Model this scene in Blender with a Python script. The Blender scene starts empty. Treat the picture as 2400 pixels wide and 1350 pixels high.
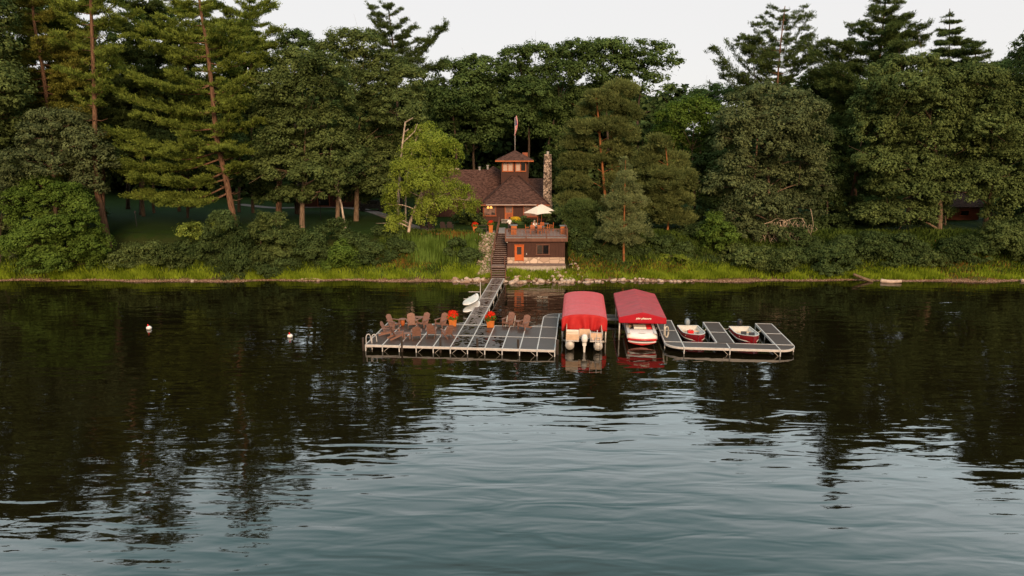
import bpy, bmesh, math, random
import numpy as np
from mathutils import Vector, Matrix, Euler
scene = bpy.context.scene
COL = scene.collection
PI = math.pi
R = math.radians
# ------------------------------------------------------------------ camera model
HC, TH, F0 = 14.9, R(12.55), 1600.0
CT, ST = math.cos(TH), math.sin(TH)
def ray(px, py):
    a = (px-1200)/F0; b = -(py-675)/F0
    return Vector((a, CT+b*ST, -ST+b*CT))
def PY(px, py, Y):
    d = ray(px, py); t = Y/d.y
    return Vector((d.x*t, Y, HC+d.z*t))
def GZ(px, py, z):
    d = ray(px, py); t = (z-HC)/d.z
    return Vector((d.x*t, d.y*t, z))
def MPP(px, py, Y):
    return (Y/ray(px, py).y)/F0
PHI = R(5.5)
OD = GZ(857, 807.7, 0.45)
UX = Vector((math.cos(PHI), -math.sin(PHI), 0)); VX = Vector((math.sin(PHI), math.cos(PHI), 0))
def D(a, b, z=0.45):
    p = Vector((OD.x, OD.y, 0)) + UX*a + VX*b
    return Vector((p.x, p.y, z))
# ------------------------------------------------------------------ objects
def tag(o, label=None, cat=None, group=None, kind=None):
    if label: o['label'] = label
    if cat: o['category'] = cat
    if group: o['group'] = group
    if kind: o['kind'] = kind
    return o
def empty(name, loc=(0, 0, 0), rz=0.0, label=None, cat=None, group=None):
    o = bpy.data.objects.new(name, None); COL.objects.link(o)
    o.empty_display_size = 0.3
    o.location = loc; o.rotation_euler = (0, 0, rz)
    return tag(o, label, cat, group)
def link(name, me, mat, parent=None, loc=None, rz=None):
    o = bpy.data.objects.new(name, me); COL.objects.link(o)
    if mat is not None:
        if len(me.materials) == 0: me.materials.append(mat)
    if parent is not None: o.parent = parent
    if loc is not None: o.location = loc
    if rz is not None: o.rotation_euler = (0, 0, rz)
    return o
def copy_tree(o, parent=None):
    c = o.copy(); COL.objects.link(c); c.parent = parent
    for ch in list(o.children): copy_tree(ch, c)
    return c
class MB:
    def __init__(s): s.v = []; s.f = []
    def add(s, vs, fs):
        n = len(s.v); s.v += [tuple(p) for p in vs]; s.f += [tuple(i+n for i in f) for f in fs]; return s
    def box(s, c, d, rz=0.0, rx=0.0, ry=0.0):
        m = Euler((rx, ry, rz)).to_matrix(); c = Vector(c); vs = []
        for z in (-.5, .5):
            for y in (-.5, .5):
                for x in (-.5, .5): vs.append(c+m@Vector((x*d[0], y*d[1], z*d[2])))
        return s.add(vs, [(0, 2, 3, 1), (4, 5, 7, 6), (0, 1, 5, 4), (2, 6, 7, 3), (0, 4, 6, 2), (1, 3, 7, 5)])
    def bar(s, p, q, w, h, up=(0, 0, 1)):
        p = Vector(p); q = Vector(q); t = (q-p).normalized(); u = Vector(up)
        if abs(t.dot(u)) > .98: u = Vector((0, 1, 0))
        b = t.cross(u).normalized(); n = b.cross(t).normalized(); vs = []
        for e in (p, q):
            for i, j in ((-1, -1), (1, -1), (1, 1), (-1, 1)): vs.append(e+b*(i*w/2)+n*(j*h/2))
        return s.add(vs, [(3, 2, 1, 0), (4, 5, 6, 7), (0, 1, 5, 4), (1, 2, 6, 5), (2, 3, 7, 6), (3, 0, 4, 7)])
    def tube(s, pts, rad, n=8, cap=True):
        pts = [Vector(p) for p in pts]
        if not hasattr(rad, '__len__'): rad = [rad]*len(pts)
        rings = []; prev = None
        for i, p in enumerate(pts):
            t = (pts[min(i+1, len(pts)-1)]-pts[max(i-1, 0)])
            t = t.normalized() if t.length > 1e-9 else Vector((0, 0, 1))
            if prev is None:
                u = Vector((1, 0, 0)) if abs(t.x) < .9 else Vector((0, 1, 0))
            else: u = prev
            u = (u-t*u.dot(t)).normalized(); prev = u; w = t.cross(u)
            rings.append([p+(u*math.cos(2*PI*k/n)+w*math.sin(2*PI*k/n))*rad[i] for k in range(n)])
        return s.loft(rings, cap)
    def loft(s, rings, cap=True, closed=True):
        n = len(rings[0]); vs = [p for r in rings for p in r]; fs = []
        for i in range(len(rings)-1):
            for k in range(n if closed else n-1):
                a = i*n+k; b = i*n+(k+1) % n; fs.append((a, b, b+n, a+n))
        if cap:
            fs.append(tuple(range(n-1, -1, -1))); fs.append(tuple((len(rings)-1)*n+k for k in range(n)))
        return s.add(vs, fs)
    def lathe(s, prof, c=(0, 0, 0), n=12, sx=1, sy=1):
        rings = [[(c[0]+r*math.cos(2*PI*k/n)*sx, c[1]+r*math.sin(2*PI*k/n)*sy, c[2]+z) for k in range(n)] for r, z in prof]
        return s.loft(rings)
    def poly(s, pts, z0, z1):
        n = len(pts); vs = [(x, y, z0) for x, y in pts]+[(x, y, z1) for x, y in pts]
        fs = [tuple(range(n-1, -1, -1)), tuple(range(n, 2*n))]+[(i, (i+1) % n, n+(i+1) % n, n+i) for i in range(n)]
        return s.add(vs, fs)
    def ell(s, c, r, nu=12, nv=8):
        prof = [(max(1e-3, math.sin(PI*i/nv)), -math.cos(PI*i/nv)) for i in range(nv+1)]
        rings = [[(c[0]+a*math.cos(2*PI*k/nu)*r[0], c[1]+a*math.sin(2*PI*k/nu)*r[1], c[2]+z*r[2]) for k in range(nu)] for a, z in prof]
        return s.loft(rings)
    def mesh(s, name, smooth=False):
        me = bpy.data.meshes.new(name); me.from_pydata(s.v, [], s.f)
        bm = bmesh.new(); bm.from_mesh(me); bmesh.ops.recalc_face_normals(bm, faces=bm.faces); bm.to_mesh(me); bm.free()
        if smooth: me.polygons.foreach_set('use_smooth', [True]*len(me.polygons))
        me.update(); return me
    def build(s, name, mat, parent=None, loc=None, rz=None, smooth=False, bevel=0):
        o = link(name, s.mesh(name, smooth), mat, parent, loc, rz)
        if bevel:
            m = o.modifiers.new('bevel', 'BEVEL'); m.width = bevel; m.segments = 2; m.limit_method = 'ANGLE'
        return o
# ------------------------------------------------------------------ materials
def nmat(name):
    m = bpy.data.materials.new(name); m.use_nodes = True
    nt = m.node_tree; return m, nt, nt.nodes['Principled BSDF']
def N(nt, t, **k):
    n = nt.nodes.new(t)
    for a, v in k.items():
        if a in n.inputs: n.inputs[a].default_value = v
        else: setattr(n, a, v)
    return n
def ramp(nt, fac, stops):
    r = nt.nodes.new('ShaderNodeValToRGB'); e = r.color_ramp.elements
    while len(e) < len(stops): e.new(.5)
    for el, (p, c) in zip(e, stops): el.position = p; el.color = (c[0], c[1], c[2], 1)
    nt.links.new(fac, r.inputs[0]); return r
def simple(name, col, rough=.6, metal=0, var=.25, scale=4, bump=0.0, spec=.3, stretch=(1, 1, 1), coords='Object'):
    m, nt, b = nmat(name)
    tc = N(nt, 'ShaderNodeTexCoord'); mp = N(nt, 'ShaderNodeMapping'); mp.inputs['Scale'].default_value = stretch
    nz = N(nt, 'ShaderNodeTexNoise'); nz.inputs['Scale'].default_value = scale; nz.inputs['Detail'].default_value = 5
    nt.links.new(tc.outputs[coords], mp.inputs[0]); nt.links.new(mp.outputs[0], nz.inputs['Vector'])
    c = Vector(col[:3])
    r = ramp(nt, nz.outputs[0], [(.3, c*(1-var)), (.7, c*(1+var))])
    nt.links.new(r.outputs[0], b.inputs['Base Color'])
    b.inputs['Roughness'].default_value = rough; b.inputs['Metallic'].default_value = metal
    b.inputs['Specular IOR Level'].default_value = spec
    if bump:
        bp = N(nt, 'ShaderNodeBump'); bp.inputs['Distance'].default_value = bump; bp.inputs['Strength'].default_value = .8
        nt.links.new(nz.outputs[0], bp.inputs['Height']); nt.links.new(bp.outputs[0], b.inputs['Normal'])
    return m
def emis(name, col, st):
    m, nt, b = nmat(name)
    b.inputs['Base Color'].default_value = (*col, 1); b.inputs['Emission Color'].default_value = (*col, 1)
    b.inputs['Emission Strength'].default_value = st; return m
def leafmat(name, dark, light, trans=.25, rough=.55):
    m = bpy.data.materials.new(name); m.use_nodes = True; nt = m.node_tree
    nt.nodes.clear(); out = N(nt, 'ShaderNodeOutputMaterial')
    at = N(nt, 'ShaderNodeAttribute', attribute_name='tint')
    mid = [(a+b)/2 for a, b in zip(dark, light)]
    r = ramp(nt, at.outputs['Fac'], [(0, dark), (.5, mid), (1, light)])
    d = N(nt, 'ShaderNodeBsdfDiffuse'); t = N(nt, 'ShaderNodeBsdfTranslucent'); mx = N(nt, 'ShaderNodeMixShader')
    mx.inputs[0].default_value = trans
    nt.links.new(r.outputs[0], d.inputs[0])
    nt.links.new(r.outputs[0], t.inputs[0]); nt.links.new(d.outputs[0], mx.inputs[1]); nt.links.new(t.outputs[0], mx.inputs[2])
    nt.links.new(mx.outputs[0], out.inputs[0]); return m
M = {}
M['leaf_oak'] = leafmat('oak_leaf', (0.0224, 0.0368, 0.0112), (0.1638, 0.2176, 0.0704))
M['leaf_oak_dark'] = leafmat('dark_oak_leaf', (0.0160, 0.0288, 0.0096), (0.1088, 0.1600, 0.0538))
M['leaf_grey'] = leafmat('grey_green_leaf', (0.0240, 0.0368, 0.0160), (0.1600, 0.1984, 0.0845))
M['leaf_bright'] = leafmat('maple_leaf', (0.027, 0.054, 0.008), (0.15, 0.235, 0.045))
M['leaf_birch'] = leafmat('birch_leaf', (0.095, 0.14, 0.014), (0.31, 0.39, 0.066), .35)
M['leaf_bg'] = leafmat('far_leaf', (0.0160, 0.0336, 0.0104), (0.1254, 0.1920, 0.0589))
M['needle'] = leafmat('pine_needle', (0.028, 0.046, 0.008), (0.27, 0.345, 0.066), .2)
M['needle_warmlit'] = leafmat('warm_lit_pine_needle', (0.0448, 0.0528, 0.0080), (0.3328, 0.3328, 0.0691), .2)  # yellower copy of the needles, with warm upper-left light put into the colour
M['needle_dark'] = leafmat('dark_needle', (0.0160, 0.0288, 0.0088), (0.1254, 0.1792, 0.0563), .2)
M['needle_scots'] = leafmat('scots_needle', (.036, .052, .015), (.215, .250, .085), .2)
M['needle_blue'] = leafmat('young_pine_needle', (.050, .074, .028), (.290, .335, .145), .2)
M['grass'] = leafmat('shore_grass', (.085, .135, .008), (.300, .390, .036), .3)
M['reed'] = leafmat('tall_reed', (0.05, 0.09, 0.012), (0.175, 0.27, 0.056), .3)
M['weed'] = leafmat('bank_weed', (0.0198, 0.0396, 0.0081), (0.1020, 0.1500, 0.0288), .25)
M['rust'] = leafmat('dry_grass', (.140, .085, .020), (.260, .150, .035), .2)
M['flower_red'] = leafmat('red_petal', (.55, .008, .008), (.85, .06, .02), .2)
M['flower_yellow'] = leafmat('yellow_petal', (.55, .30, .01), (.80, .55, .05), .2)
M['dead_twig'] = simple('dead_twig', (.44, .34, .25), .8)
def bark(name, a, b, sc=3.0):
    m, nt, p = nmat(name)
    tc = N(nt, 'ShaderNodeTexCoord'); mp = N(nt, 'ShaderNodeMapping'); mp.inputs['Scale'].default_value = (3, 3, .6)
    nz = N(nt, 'ShaderNodeTexNoise'); nz.inputs['Scale'].default_value = sc; nz.inputs['Detail'].default_value = 6
    nt.links.new(tc.outputs['Object'], mp.inputs[0]); nt.links.new(mp.outputs[0], nz.inputs['Vector'])
    r = ramp(nt, nz.outputs[0], [(.35, a), (.65, b)]); nt.links.new(r.outputs[0], p.inputs['Base Color'])
    bp = N(nt, 'ShaderNodeBump'); bp.inputs['Distance'].default_value = .06; nt.links.new(nz.outputs[0], bp.inputs['Height'])
    nt.links.new(bp.outputs[0], p.inputs['Normal']); p.inputs['Roughness'].default_value = .9
    p.inputs['Specular IOR Level'].default_value = .1; return m
M['bark_pine'] = bark('pine_bark', (.075, .042, .027), (.20, .115, .072))
M['bark_scots'] = bark('scots_bark', (.14, .055, .022), (.34, .14, .055))
M['bark_oak'] = bark('oak_bark', (.09, .062, .042), (.22, .155, .105))
M['bark_dark'] = bark('dark_bark', (.035, .026, .020), (.10, .072, .052))
M['bark_birch'] = bark('birch_bark', (.10, .075, .055), (.58, .47, .38), 2.2)
M['white_metal'] = simple('white_painted_metal', (.52, .49, .475), .4, var=.12)
M['galv'] = simple('galvanised_post', (.46, .43, .40), .45, .3, .15)
M['wood_chair'] = simple('chair_wood', (.21, .108, .080), .6, var=.22, scale=6, stretch=(1, 6, 1))
M['wood_dark'] = simple('dark_chair_wood', (.055, .038, .036), .7)
M['pile'] = simple('old_pile_wood', (.040, .030, .025), .85, var=.4, stretch=(4, 4, .6), bump=.02)
M['orange_box'] = simple('orange_planter_wood', (.46, .135, .025), .6, var=.18)
M['orange_wood'] = simple('orange_stained_wood', (.40, .105, .028), .5, var=.2)
M['trim'] = simple('red_brown_trim', (.26, .070, .030), .55, var=.15)
M['brown_board'] = simple('brown_board', (.062, .025, .018), .7, var=.3, scale=3, stretch=(5, 5, .5))
M['brown_rail'] = simple('brown_rail', (.135, .058, .038), .65, var=.2)
M['door_orange'] = simple('orange_door_paint', (.50, .105, .020), .45, var=.08)
M['slate'] = simple('slate_top', (.16, .18, .20), .4, var=.2)
M['deckboards'] = simple('grey_deck_boards', (.28, .245, .235), .7, var=.2, scale=2, stretch=(.6, 8, 1))
M['tread'] = simple('stair_tread', (.20, .14, .12), .7, var=.25)
M['glass'] = simple('window_glass', (.05, .04, .035), .08, var=.1, spec=.8)
M['glass_black'] = simple('dark_pane', (.010, .010, .011), .1, var=.1, spec=.5)
M['sunset_pane'] = simple('sunset_tinted_pane', (.46, .34, .29), .5, var=.08, scale=3)  # pinkish sunset reflection of the tower windows painted as base colour
M['sunset_glass'] = simple('sunset_tinted_glass', (.19, .115, .095), .25, var=.4, scale=2.5, spec=.6)  # lodge panes coloured pink in place of a mirrored sunset sky
M['cream'] = simple('cream_canvas', (.72, .66, .58), .8, var=.06)
M['white_gel'] = simple('white_gelcoat', (.74, .71, .69), .25, var=.05, spec=.5)
M['tan'] = simple('tan_vinyl', (.60, .42, .29), .5, var=.10)
M['cream_vinyl'] = simple('cream_vinyl', (.72, .64, .55), .5, var=.06)
M['red_gel'] = simple('red_gelcoat', (.52, .010, .012), .25, var=.1, spec=.5)
M['maroon'] = simple('maroon_hull', (.20, .006, .010), .3, var=.15, spec=.5)
M['alum'] = simple('boat_aluminium', (.50, .46, .42), .6, .4, .12)
M['pale_alum'] = simple('painted_aluminium', (.60, .60, .58), .5, 0, .1)
M['black'] = simple('black_plastic', (.016, .016, .018), .4)
M['motor_white'] = simple('white_motor_cowl', (.70, .68, .66), .3, var=.04)
M['motor_grey'] = simple('grey_motor_cowl', (.22, .255, .28), .35, var=.06)
M['rope'] = simple('pale_rope', (.55, .49, .40), .9)
M['skin'] = simple('skin', (.42, .22, .15), .5, var=.05)
M['white_cloth'] = simple('white_cloth', (.78, .75, .73), .9, var=.05)
M['hair_dark'] = simple('dark_hair', (.025, .016, .012), .6)
M['hair_fair'] = simple('pale_hair', (.55, .46, .40), .6)
M['trousers'] = simple('dark_trousers', (.06, .05, .05), .9)
M['red_plastic'] = simple('red_plastic', (.62, .012, .014), .4, var=.05)
M['navy'] = simple('navy_vinyl', (.020, .024, .038), .5)
M['log_dark'] = simple('dark_red_wall', (.085, .026, .015), .8, var=.3)
M['log_red'] = simple('red_cabin_wall', (.17, .055, .032), .8, var=.25, stretch=(.5, .5, 6))
M['car_paint'] = simple('black_car_paint', (.012, .012, .014), .2, spec=.6)
M['concrete'] = simple('concrete', (.40, .35, .30), .9, var=.2, scale=5)
M['gutter'] = simple('pale_gutter', (.46, .36, .32), .5, var=.05)
M['blue_grey'] = simple('grey_roof_metal', (.30, .28, .28), .5)
def canvas(name, col, stain):
    m, nt, b = nmat(name)
    tc = N(nt, 'ShaderNodeTexCoord'); mp = N(nt, 'ShaderNodeMapping'); mp.inputs['Scale'].default_value = (.6, 5, 1)
    nz = N(nt, 'ShaderNodeTexNoise'); nz.inputs['Scale'].default_value = 1.6; nz.inputs['Detail'].default_value = 6
    nt.links.new(tc.outputs['Object'], mp.inputs[0]); nt.links.new(mp.outputs[0], nz.inputs['Vector'])
    c = Vector(col); r = ramp(nt, nz.outputs[0], [(.38, c*(1-stain)), (.56, c)])
    nt.links.new(r.outputs[0], b.inputs['Base Color']); b.inputs['Roughness'].default_value = .5
    b.inputs['Specular IOR Level'].default_value = .32; b.inputs['Sheen Weight'].default_value = .06; return m
M['canvas_red'] = canvas('red_canvas', (.56, .055, .070), .14)  # base paler than the valance, sky glare on the top mixed into it
M['canvas_worn'] = canvas('worn_red_canvas', (.40, .018, .034), .42)
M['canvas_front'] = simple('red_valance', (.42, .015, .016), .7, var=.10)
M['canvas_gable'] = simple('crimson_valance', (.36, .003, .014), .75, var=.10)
def shingle(name, a, b):
    m, nt, p = nmat(name)
    tc = N(nt, 'ShaderNodeTexCoord'); v = N(nt, 'ShaderNodeTexVoronoi'); v.inputs['Scale'].default_value = 4.5
    mp = N(nt, 'ShaderNodeMapping'); mp.inputs['Scale'].default_value = (1, 2.0, 2.0)
    nt.links.new(tc.outputs['Object'], mp.inputs[0]); nt.links.new(mp.outputs[0], v.inputs['Vector'])
    sep = N(nt, 'ShaderNodeSeparateColor'); nt.links.new(v.outputs['Color'], sep.inputs[0])
    r = ramp(nt, sep.outputs[0], [(.1, a), (.9, b)]); nt.links.new(r.outputs[0], p.inputs['Base Color'])
    bp = N(nt, 'ShaderNodeBump'); bp.inputs['Distance'].default_value = .03; nt.links.new(v.outputs['Distance'], bp.inputs['Height'])
    nt.links.new(bp.outputs[0], p.inputs['Normal']); p.inputs['Roughness'].default_value = .9; p.inputs['Specular IOR Level'].default_value = .15
    return m
M['shingle'] = shingle('brown_shingle', (.040, .020, .016), (.118, .062, .050))
M['shingle_dark'] = shingle('ridge_shingle', (.030, .016, .013), (.07, .038, .032))
def stone(name, a, b, mortar, sc=4.0):
    m, nt, p = nmat(name)
    tc = N(nt, 'ShaderNodeTexCoord'); v = N(nt, 'ShaderNodeTexVoronoi'); v.inputs['Scale'].default_value = sc
    e = N(nt, 'ShaderNodeTexVoronoi', feature='DISTANCE_TO_EDGE'); e.inputs['Scale'].default_value = sc
    nt.links.new(tc.outputs['Object'], v.inputs['Vector']); nt.links.new(tc.outputs['Object'], e.inputs['Vector'])
    sep = N(nt, 'ShaderNodeSeparateColor'); nt.links.new(v.outputs['Color'], sep.inputs[0])
    r = ramp(nt, sep.outputs[0], [(.1, a), (.9, b)])
    mx = N(nt, 'ShaderNodeMix', data_type='RGBA'); st = ramp(nt, e.outputs['Distance'], [(.03, (0, 0, 0)), (.08, (1, 1, 1))])
    nt.links.new(st.outputs[0], mx.inputs[0]); mx.inputs[6].default_value = (*mortar, 1); nt.links.new(r.outputs[0], mx.inputs[7])
    nt.links.new(mx.outputs[2], p.inputs['Base Color']); p.inputs['Roughness'].default_value = .9
    bp = N(nt, 'ShaderNodeBump'); bp.inputs['Distance'].default_value = .05; nt.links.new(e.outputs['Distance'], bp.inputs['Height'])
    nt.links.new(bp.outputs[0], p.inputs['Normal']); return m
M['stone_chimney'] = stone('fieldstone', (.07, .045, .034), (.52, .40, .32), (.035, .026, .02), 4.6)
M['stone_block'] = stone('pale_foundation_stone', (.42, .30, .23), (.66, .52, .42), (.30, .22, .17), 1.2)
M['rock'] = simple('pale_boulder', (.44, .345, .285), .9, var=.3, scale=2.5, bump=.06)
M['rock_dark'] = simple('brown_boulder', (.30, .205, .155), .9, var=.3, scale=2.5, bump=.06)
def deckmat(name, wet):
    m, nt, b = nmat(name)
    tc = N(nt, 'ShaderNodeTexCoord'); mp = N(nt, 'ShaderNodeMapping'); mp.inputs['Scale'].default_value = (1, 26, 1)
    geo = N(nt, 'ShaderNodeNewGeometry')
    nz = N(nt, 'ShaderNodeTexNoise'); nz.inputs['Scale'].default_value = 1.2; nz.inputs['Detail'].default_value = 3
    nt.links.new(tc.outputs['Object'], mp.inputs[0]); nt.links.new(mp.outputs[0], nz.inputs['Vector'])
    gk = 2.3 if wet == 1 else 1.0
    r = ramp(nt, nz.outputs[0], [(.3, (.050*gk, .035*gk, .031*gk)), (.7, (.088*gk, .063*gk, .056*gk))]); src = r.outputs[0]
    n2 = N(nt, 'ShaderNodeTexNoise'); n2.inputs['Scale'].default_value = (3.4 if wet == 1 else 3.0) if wet else .5; n2.inputs['Detail'].default_value = 3
    nt.links.new(geo.outputs['Position'], n2.inputs['Vector'])
    ro = N(nt, 'ShaderNodeMapRange'); ro.inputs[3].default_value = .30; ro.inputs[4].default_value = .5
    nt.links.new(n2.outputs[0], ro.inputs[0])
    rsrc = ro.outputs[0]
    if wet:
        mask = ramp(nt, n2.outputs[0], [(.50 if wet == 1 else .535, (0, 0, 0)), (.53 if wet == 1 else .57, (1, 1, 1))])
        sx = N(nt, 'ShaderNodeSeparateXYZ'); nt.links.new(tc.outputs['Object'], sx.inputs[0])
        ab = N(nt, 'ShaderNodeMath', operation='ABSOLUTE'); nt.links.new(sx.outputs[0], ab.inputs[0])
        lim = .44 if wet == 1 else .9
        fall = N(nt, 'ShaderNodeMapRange'); fall.inputs[1].default_value = lim*.5; fall.inputs[2].default_value = lim; fall.inputs[3].default_value = 1; fall.inputs[4].default_value = 0
        nt.links.new(ab.outputs[0], fall.inputs[0])
        mu = N(nt, 'ShaderNodeMath', operation='MULTIPLY'); nt.links.new(mask.outputs[0], mu.inputs[0]); nt.links.new(fall.outputs[0], mu.inputs[1])
        mx = N(nt, 'ShaderNodeMix', data_type='RGBA'); nt.links.new(mu.outputs[0], mx.inputs[0]); nt.links.new(src, mx.inputs[6])
        mx.inputs[7].default_value = (.014, .007, .005, 1); src = mx.outputs[2]
        mr = N(nt, 'ShaderNodeMix', data_type='FLOAT'); nt.links.new(mu.outputs[0], mr.inputs[0]); nt.links.new(ro.outputs[0], mr.inputs[2]); mr.inputs[3].default_value = .08; rsrc = mr.outputs[0]
    nt.links.new(src, b.inputs['Base Color']); nt.links.new(rsrc, b.inputs['Roughness'])
    b.inputs['Specular IOR Level'].default_value = .30; return m
M['deck'] = deckmat('dock_panel', 0); M['deck_wet'] = deckmat('dock_panel_footprints', 1); M['deck_splash'] = deckmat('dock_panel_wet', 2)
# ------------------------------------------------------------------ world, sun, camera
w = bpy.data.worlds.new('World'); scene.world = w; w.use_nodes = True; nt = w.node_tree; nt.nodes.clear()
SUN_EL, SUN_AZ = R(22), R(10)     # azimuth measured from behind the camera towards the right
out = N(nt, 'ShaderNodeOutputWorld'); sky = N(nt, 'ShaderNodeTexSky', sky_type='NISHITA')
sky.sun_disc = False; sky.sun_elevation = SUN_EL; sky.sun_rotation = PI-SUN_AZ
b1 = N(nt, 'ShaderNodeBackground'); b1.inputs[1].default_value = .06; nt.links.new(sky.outputs[0], b1.inputs[0])
tc = N(nt, 'ShaderNodeTexCoord'); sp = N(nt, 'ShaderNodeSeparateXYZ'); nt.links.new(tc.outputs['Generated'], sp.inputs[0])
rp = ramp(nt, sp.outputs[2], [(0, (.296, .287, .282)), (.205, (.294, .287, .283)), (.25, (.42, .45, .46)), (.34, (.84, .98, 1.0)), (.43, (.86, .98, 1.0)), (.56, (.40, .66, .69)), (.72, (.26, .35, .35)), (1, (.27, .29, .28))])
bk = ramp(nt, sp.outputs[2], [(0, (.26, .19, .13)), (.3, (.24, .21, .175)), (.72, (.25, .27, .265)), (1, (.32, .34, .33))])
az = N(nt, 'ShaderNodeMapRange'); az.inputs[1].default_value = -.25; az.inputs[2].default_value = .45; nt.links.new(sp.outputs[1], az.inputs[0])
mz = N(nt, 'ShaderNodeMix', data_type='RGBA'); nt.links.new(az.outputs[0], mz.inputs[0]); nt.links.new(bk.outputs[0], mz.inputs[6]); nt.links.new(rp.outputs[0], mz.inputs[7])
b2 = N(nt, 'ShaderNodeBackground'); b2.inputs[1].default_value = 3.36; nt.links.new(mz.outputs[2], b2.inputs[0])
mx = N(nt, 'ShaderNodeMixShader'); mx.inputs[0].default_value = .85
nt.links.new(b1.outputs[0], mx.inputs[1]); nt.links.new(b2.outputs[0], mx.inputs[2]); nt.links.new(mx.outputs[0], out.inputs[0])
ld = bpy.data.lights.new('sun', 'SUN'); ld.energy = 4.0; ld.angle = R(18); ld.color = (1, .68, .42)
lo = bpy.data.objects.new('sun', ld); COL.objects.link(lo)
sd = Vector((math.sin(SUN_AZ)*math.cos(SUN_EL), -math.cos(SUN_AZ)*math.cos(SUN_EL), math.sin(SUN_EL)))
lo.rotation_euler = sd.to_track_quat('Z', 'Y').to_euler(); lo.location = sd*200
cd = bpy.data.cameras.new('camera'); cd.sensor_width = 36; cd.lens = 24; cd.clip_end = 3000; cd.clip_start = .1
co = bpy.data.objects.new('camera', cd); COL.objects.link(co); co.location = (0, 0, HC); co.rotation_euler = (PI/2-TH, 0, 0)
scene.camera = co
scene.view_settings.view_transform = 'Standard'; scene.view_settings.look = 'None'; scene.view_settings.exposure = 0; scene.view_settings.gamma = 1
cy = scene.cycles; cy.max_bounces = 6; cy.diffuse_bounces = 2; cy.glossy_bounces = 3; cy.transmission_bounces = 3; cy.transparent_max_bounces = 4
cy.caustics_reflective = False; cy.caustics_refractive = False
# ------------------------------------------------------------------ ground and water
YS = 70.3
def smooth(t): t = max(0, min(1, t)); return t*t*(3-2*t)
PROF = [(-12, -2.0), (-3, -.9), (-.4, -.12), (0, .02), (1.2, .42), (3.0, 1.25), (5.0, 2.6), (7.2, 3.95), (9, 4.2), (14, 4.3), (40, 4.4), (200, 6)]
def hgt(x, y):
    ys = YS+.35*math.sin(x*.23)+.22*math.sin(x*.71+1)
    if -4 < x < 9: ys -= .8*smooth((x+4)/2)*smooth((9-x)/3)
    t = y-ys
    for (a, za), (b, zb) in zip(PROF, PROF[1:]):
        if t <= b:
            k = max(0, (t-a)/(b-a)); z = za+(zb-za)*k; break
    else: z = 6
    if 0 < t < 9: z += .16*math.sin(x*.9+y*.6)*math.sin(x*.37-y)*min(1, t)
    if -2.6 < x < 7.5 and 71 < y < 80.5: z = min(z, 1.15+max(0, (y-73.6))*.2) if -1.9 < x < 6.2 else z
    return z
def terrain():
    xs = list(np.concatenate([np.arange(-220, -70, 10), np.arange(-70, 70, .8), np.arange(70, 221, 10)]))
    ys = list(np.concatenate([np.arange(40, 66, 4), np.arange(66, 82, .45), np.arange(82, 110, 3), np.arange(110, 420, 20)]))
    vs = [(x, y, hgt(x, y)) for y in ys for x in xs]; n = len(xs)
    fs = [(j*n+i, j*n+i+1, (j+1)*n+i+1, (j+1)*n+i) for j in range(len(ys)-1) for i in range(n-1)]
    me = bpy.data.meshes.new('ground'); me.from_pydata(vs, [], fs); me.polygons.foreach_set('use_smooth', [True]*len(fs)); me.update()
    m, nt, p = nmat('bank_and_lawn')
    geo = N(nt, 'ShaderNodeNewGeometry'); sp = N(nt, 'ShaderNodeSeparateXYZ'); nt.links.new(geo.outputs['Position'], sp.inputs[0])
    nz = N(nt, 'ShaderNodeTexNoise'); nz.inputs['Scale'].default_value = 1.3; nz.inputs['Detail'].default_value = 6
    nt.links.new(geo.outputs['Position'], nz.inputs['Vector'])
    ad = N(nt, 'ShaderNodeMath', operation='MULTIPLY_ADD'); nt.links.new(nz.outputs[0], ad.inputs[0]); ad.inputs[1].default_value = 1.4; nt.links.new(sp.outputs[2], ad.inputs[2])
    mr = N(nt, 'ShaderNodeMapRange'); mr.inputs[1].default_value = 0; mr.inputs[2].default_value = 5.2; nt.links.new(ad.outputs[0], mr.inputs[0])
    r = ramp(nt, mr.outputs[0], [(0, (.16, .085, .05)), (.155, (.20, .115, .07)), (.185, (.085, .085, .02)), (.5, (.045, .05, .018)), (.80, (.032, .044, .010)), (.9, (.020, .042, .006))])
    nf = N(nt, 'ShaderNodeTexNoise'); nf.inputs['Scale'].default_value = 9; nf.inputs['Detail'].default_value = 4; nt.links.new(geo.outputs['Position'], nf.inputs['Vector'])
    rf = ramp(nt, nf.outputs[0], [(.3, (.6, .6, .6)), (.7, (1.0, 1.0, 1.0))])
    mm = N(nt, 'ShaderNodeMix', data_type='RGBA', blend_type='MULTIPLY'); mm.inputs[0].default_value = 1
    nt.links.new(r.outputs[0], mm.inputs[6]); nt.links.new(rf.outputs[0], mm.inputs[7]); nt.links.new(mm.outputs[2], p.inputs['Base Color'])
    p.inputs['Roughness'].default_value = .95; p.inputs['Specular IOR Level'].default_value = .1
    bp = N(nt, 'ShaderNodeBump'); bp.inputs['Distance'].default_value = .08; nt.links.new(nf.outputs[0], bp.inputs['Height']); nt.links.new(bp.outputs[0], p.inputs['Normal'])
    tag(link('ground', me, m), kind='structure')
terrain()
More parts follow.
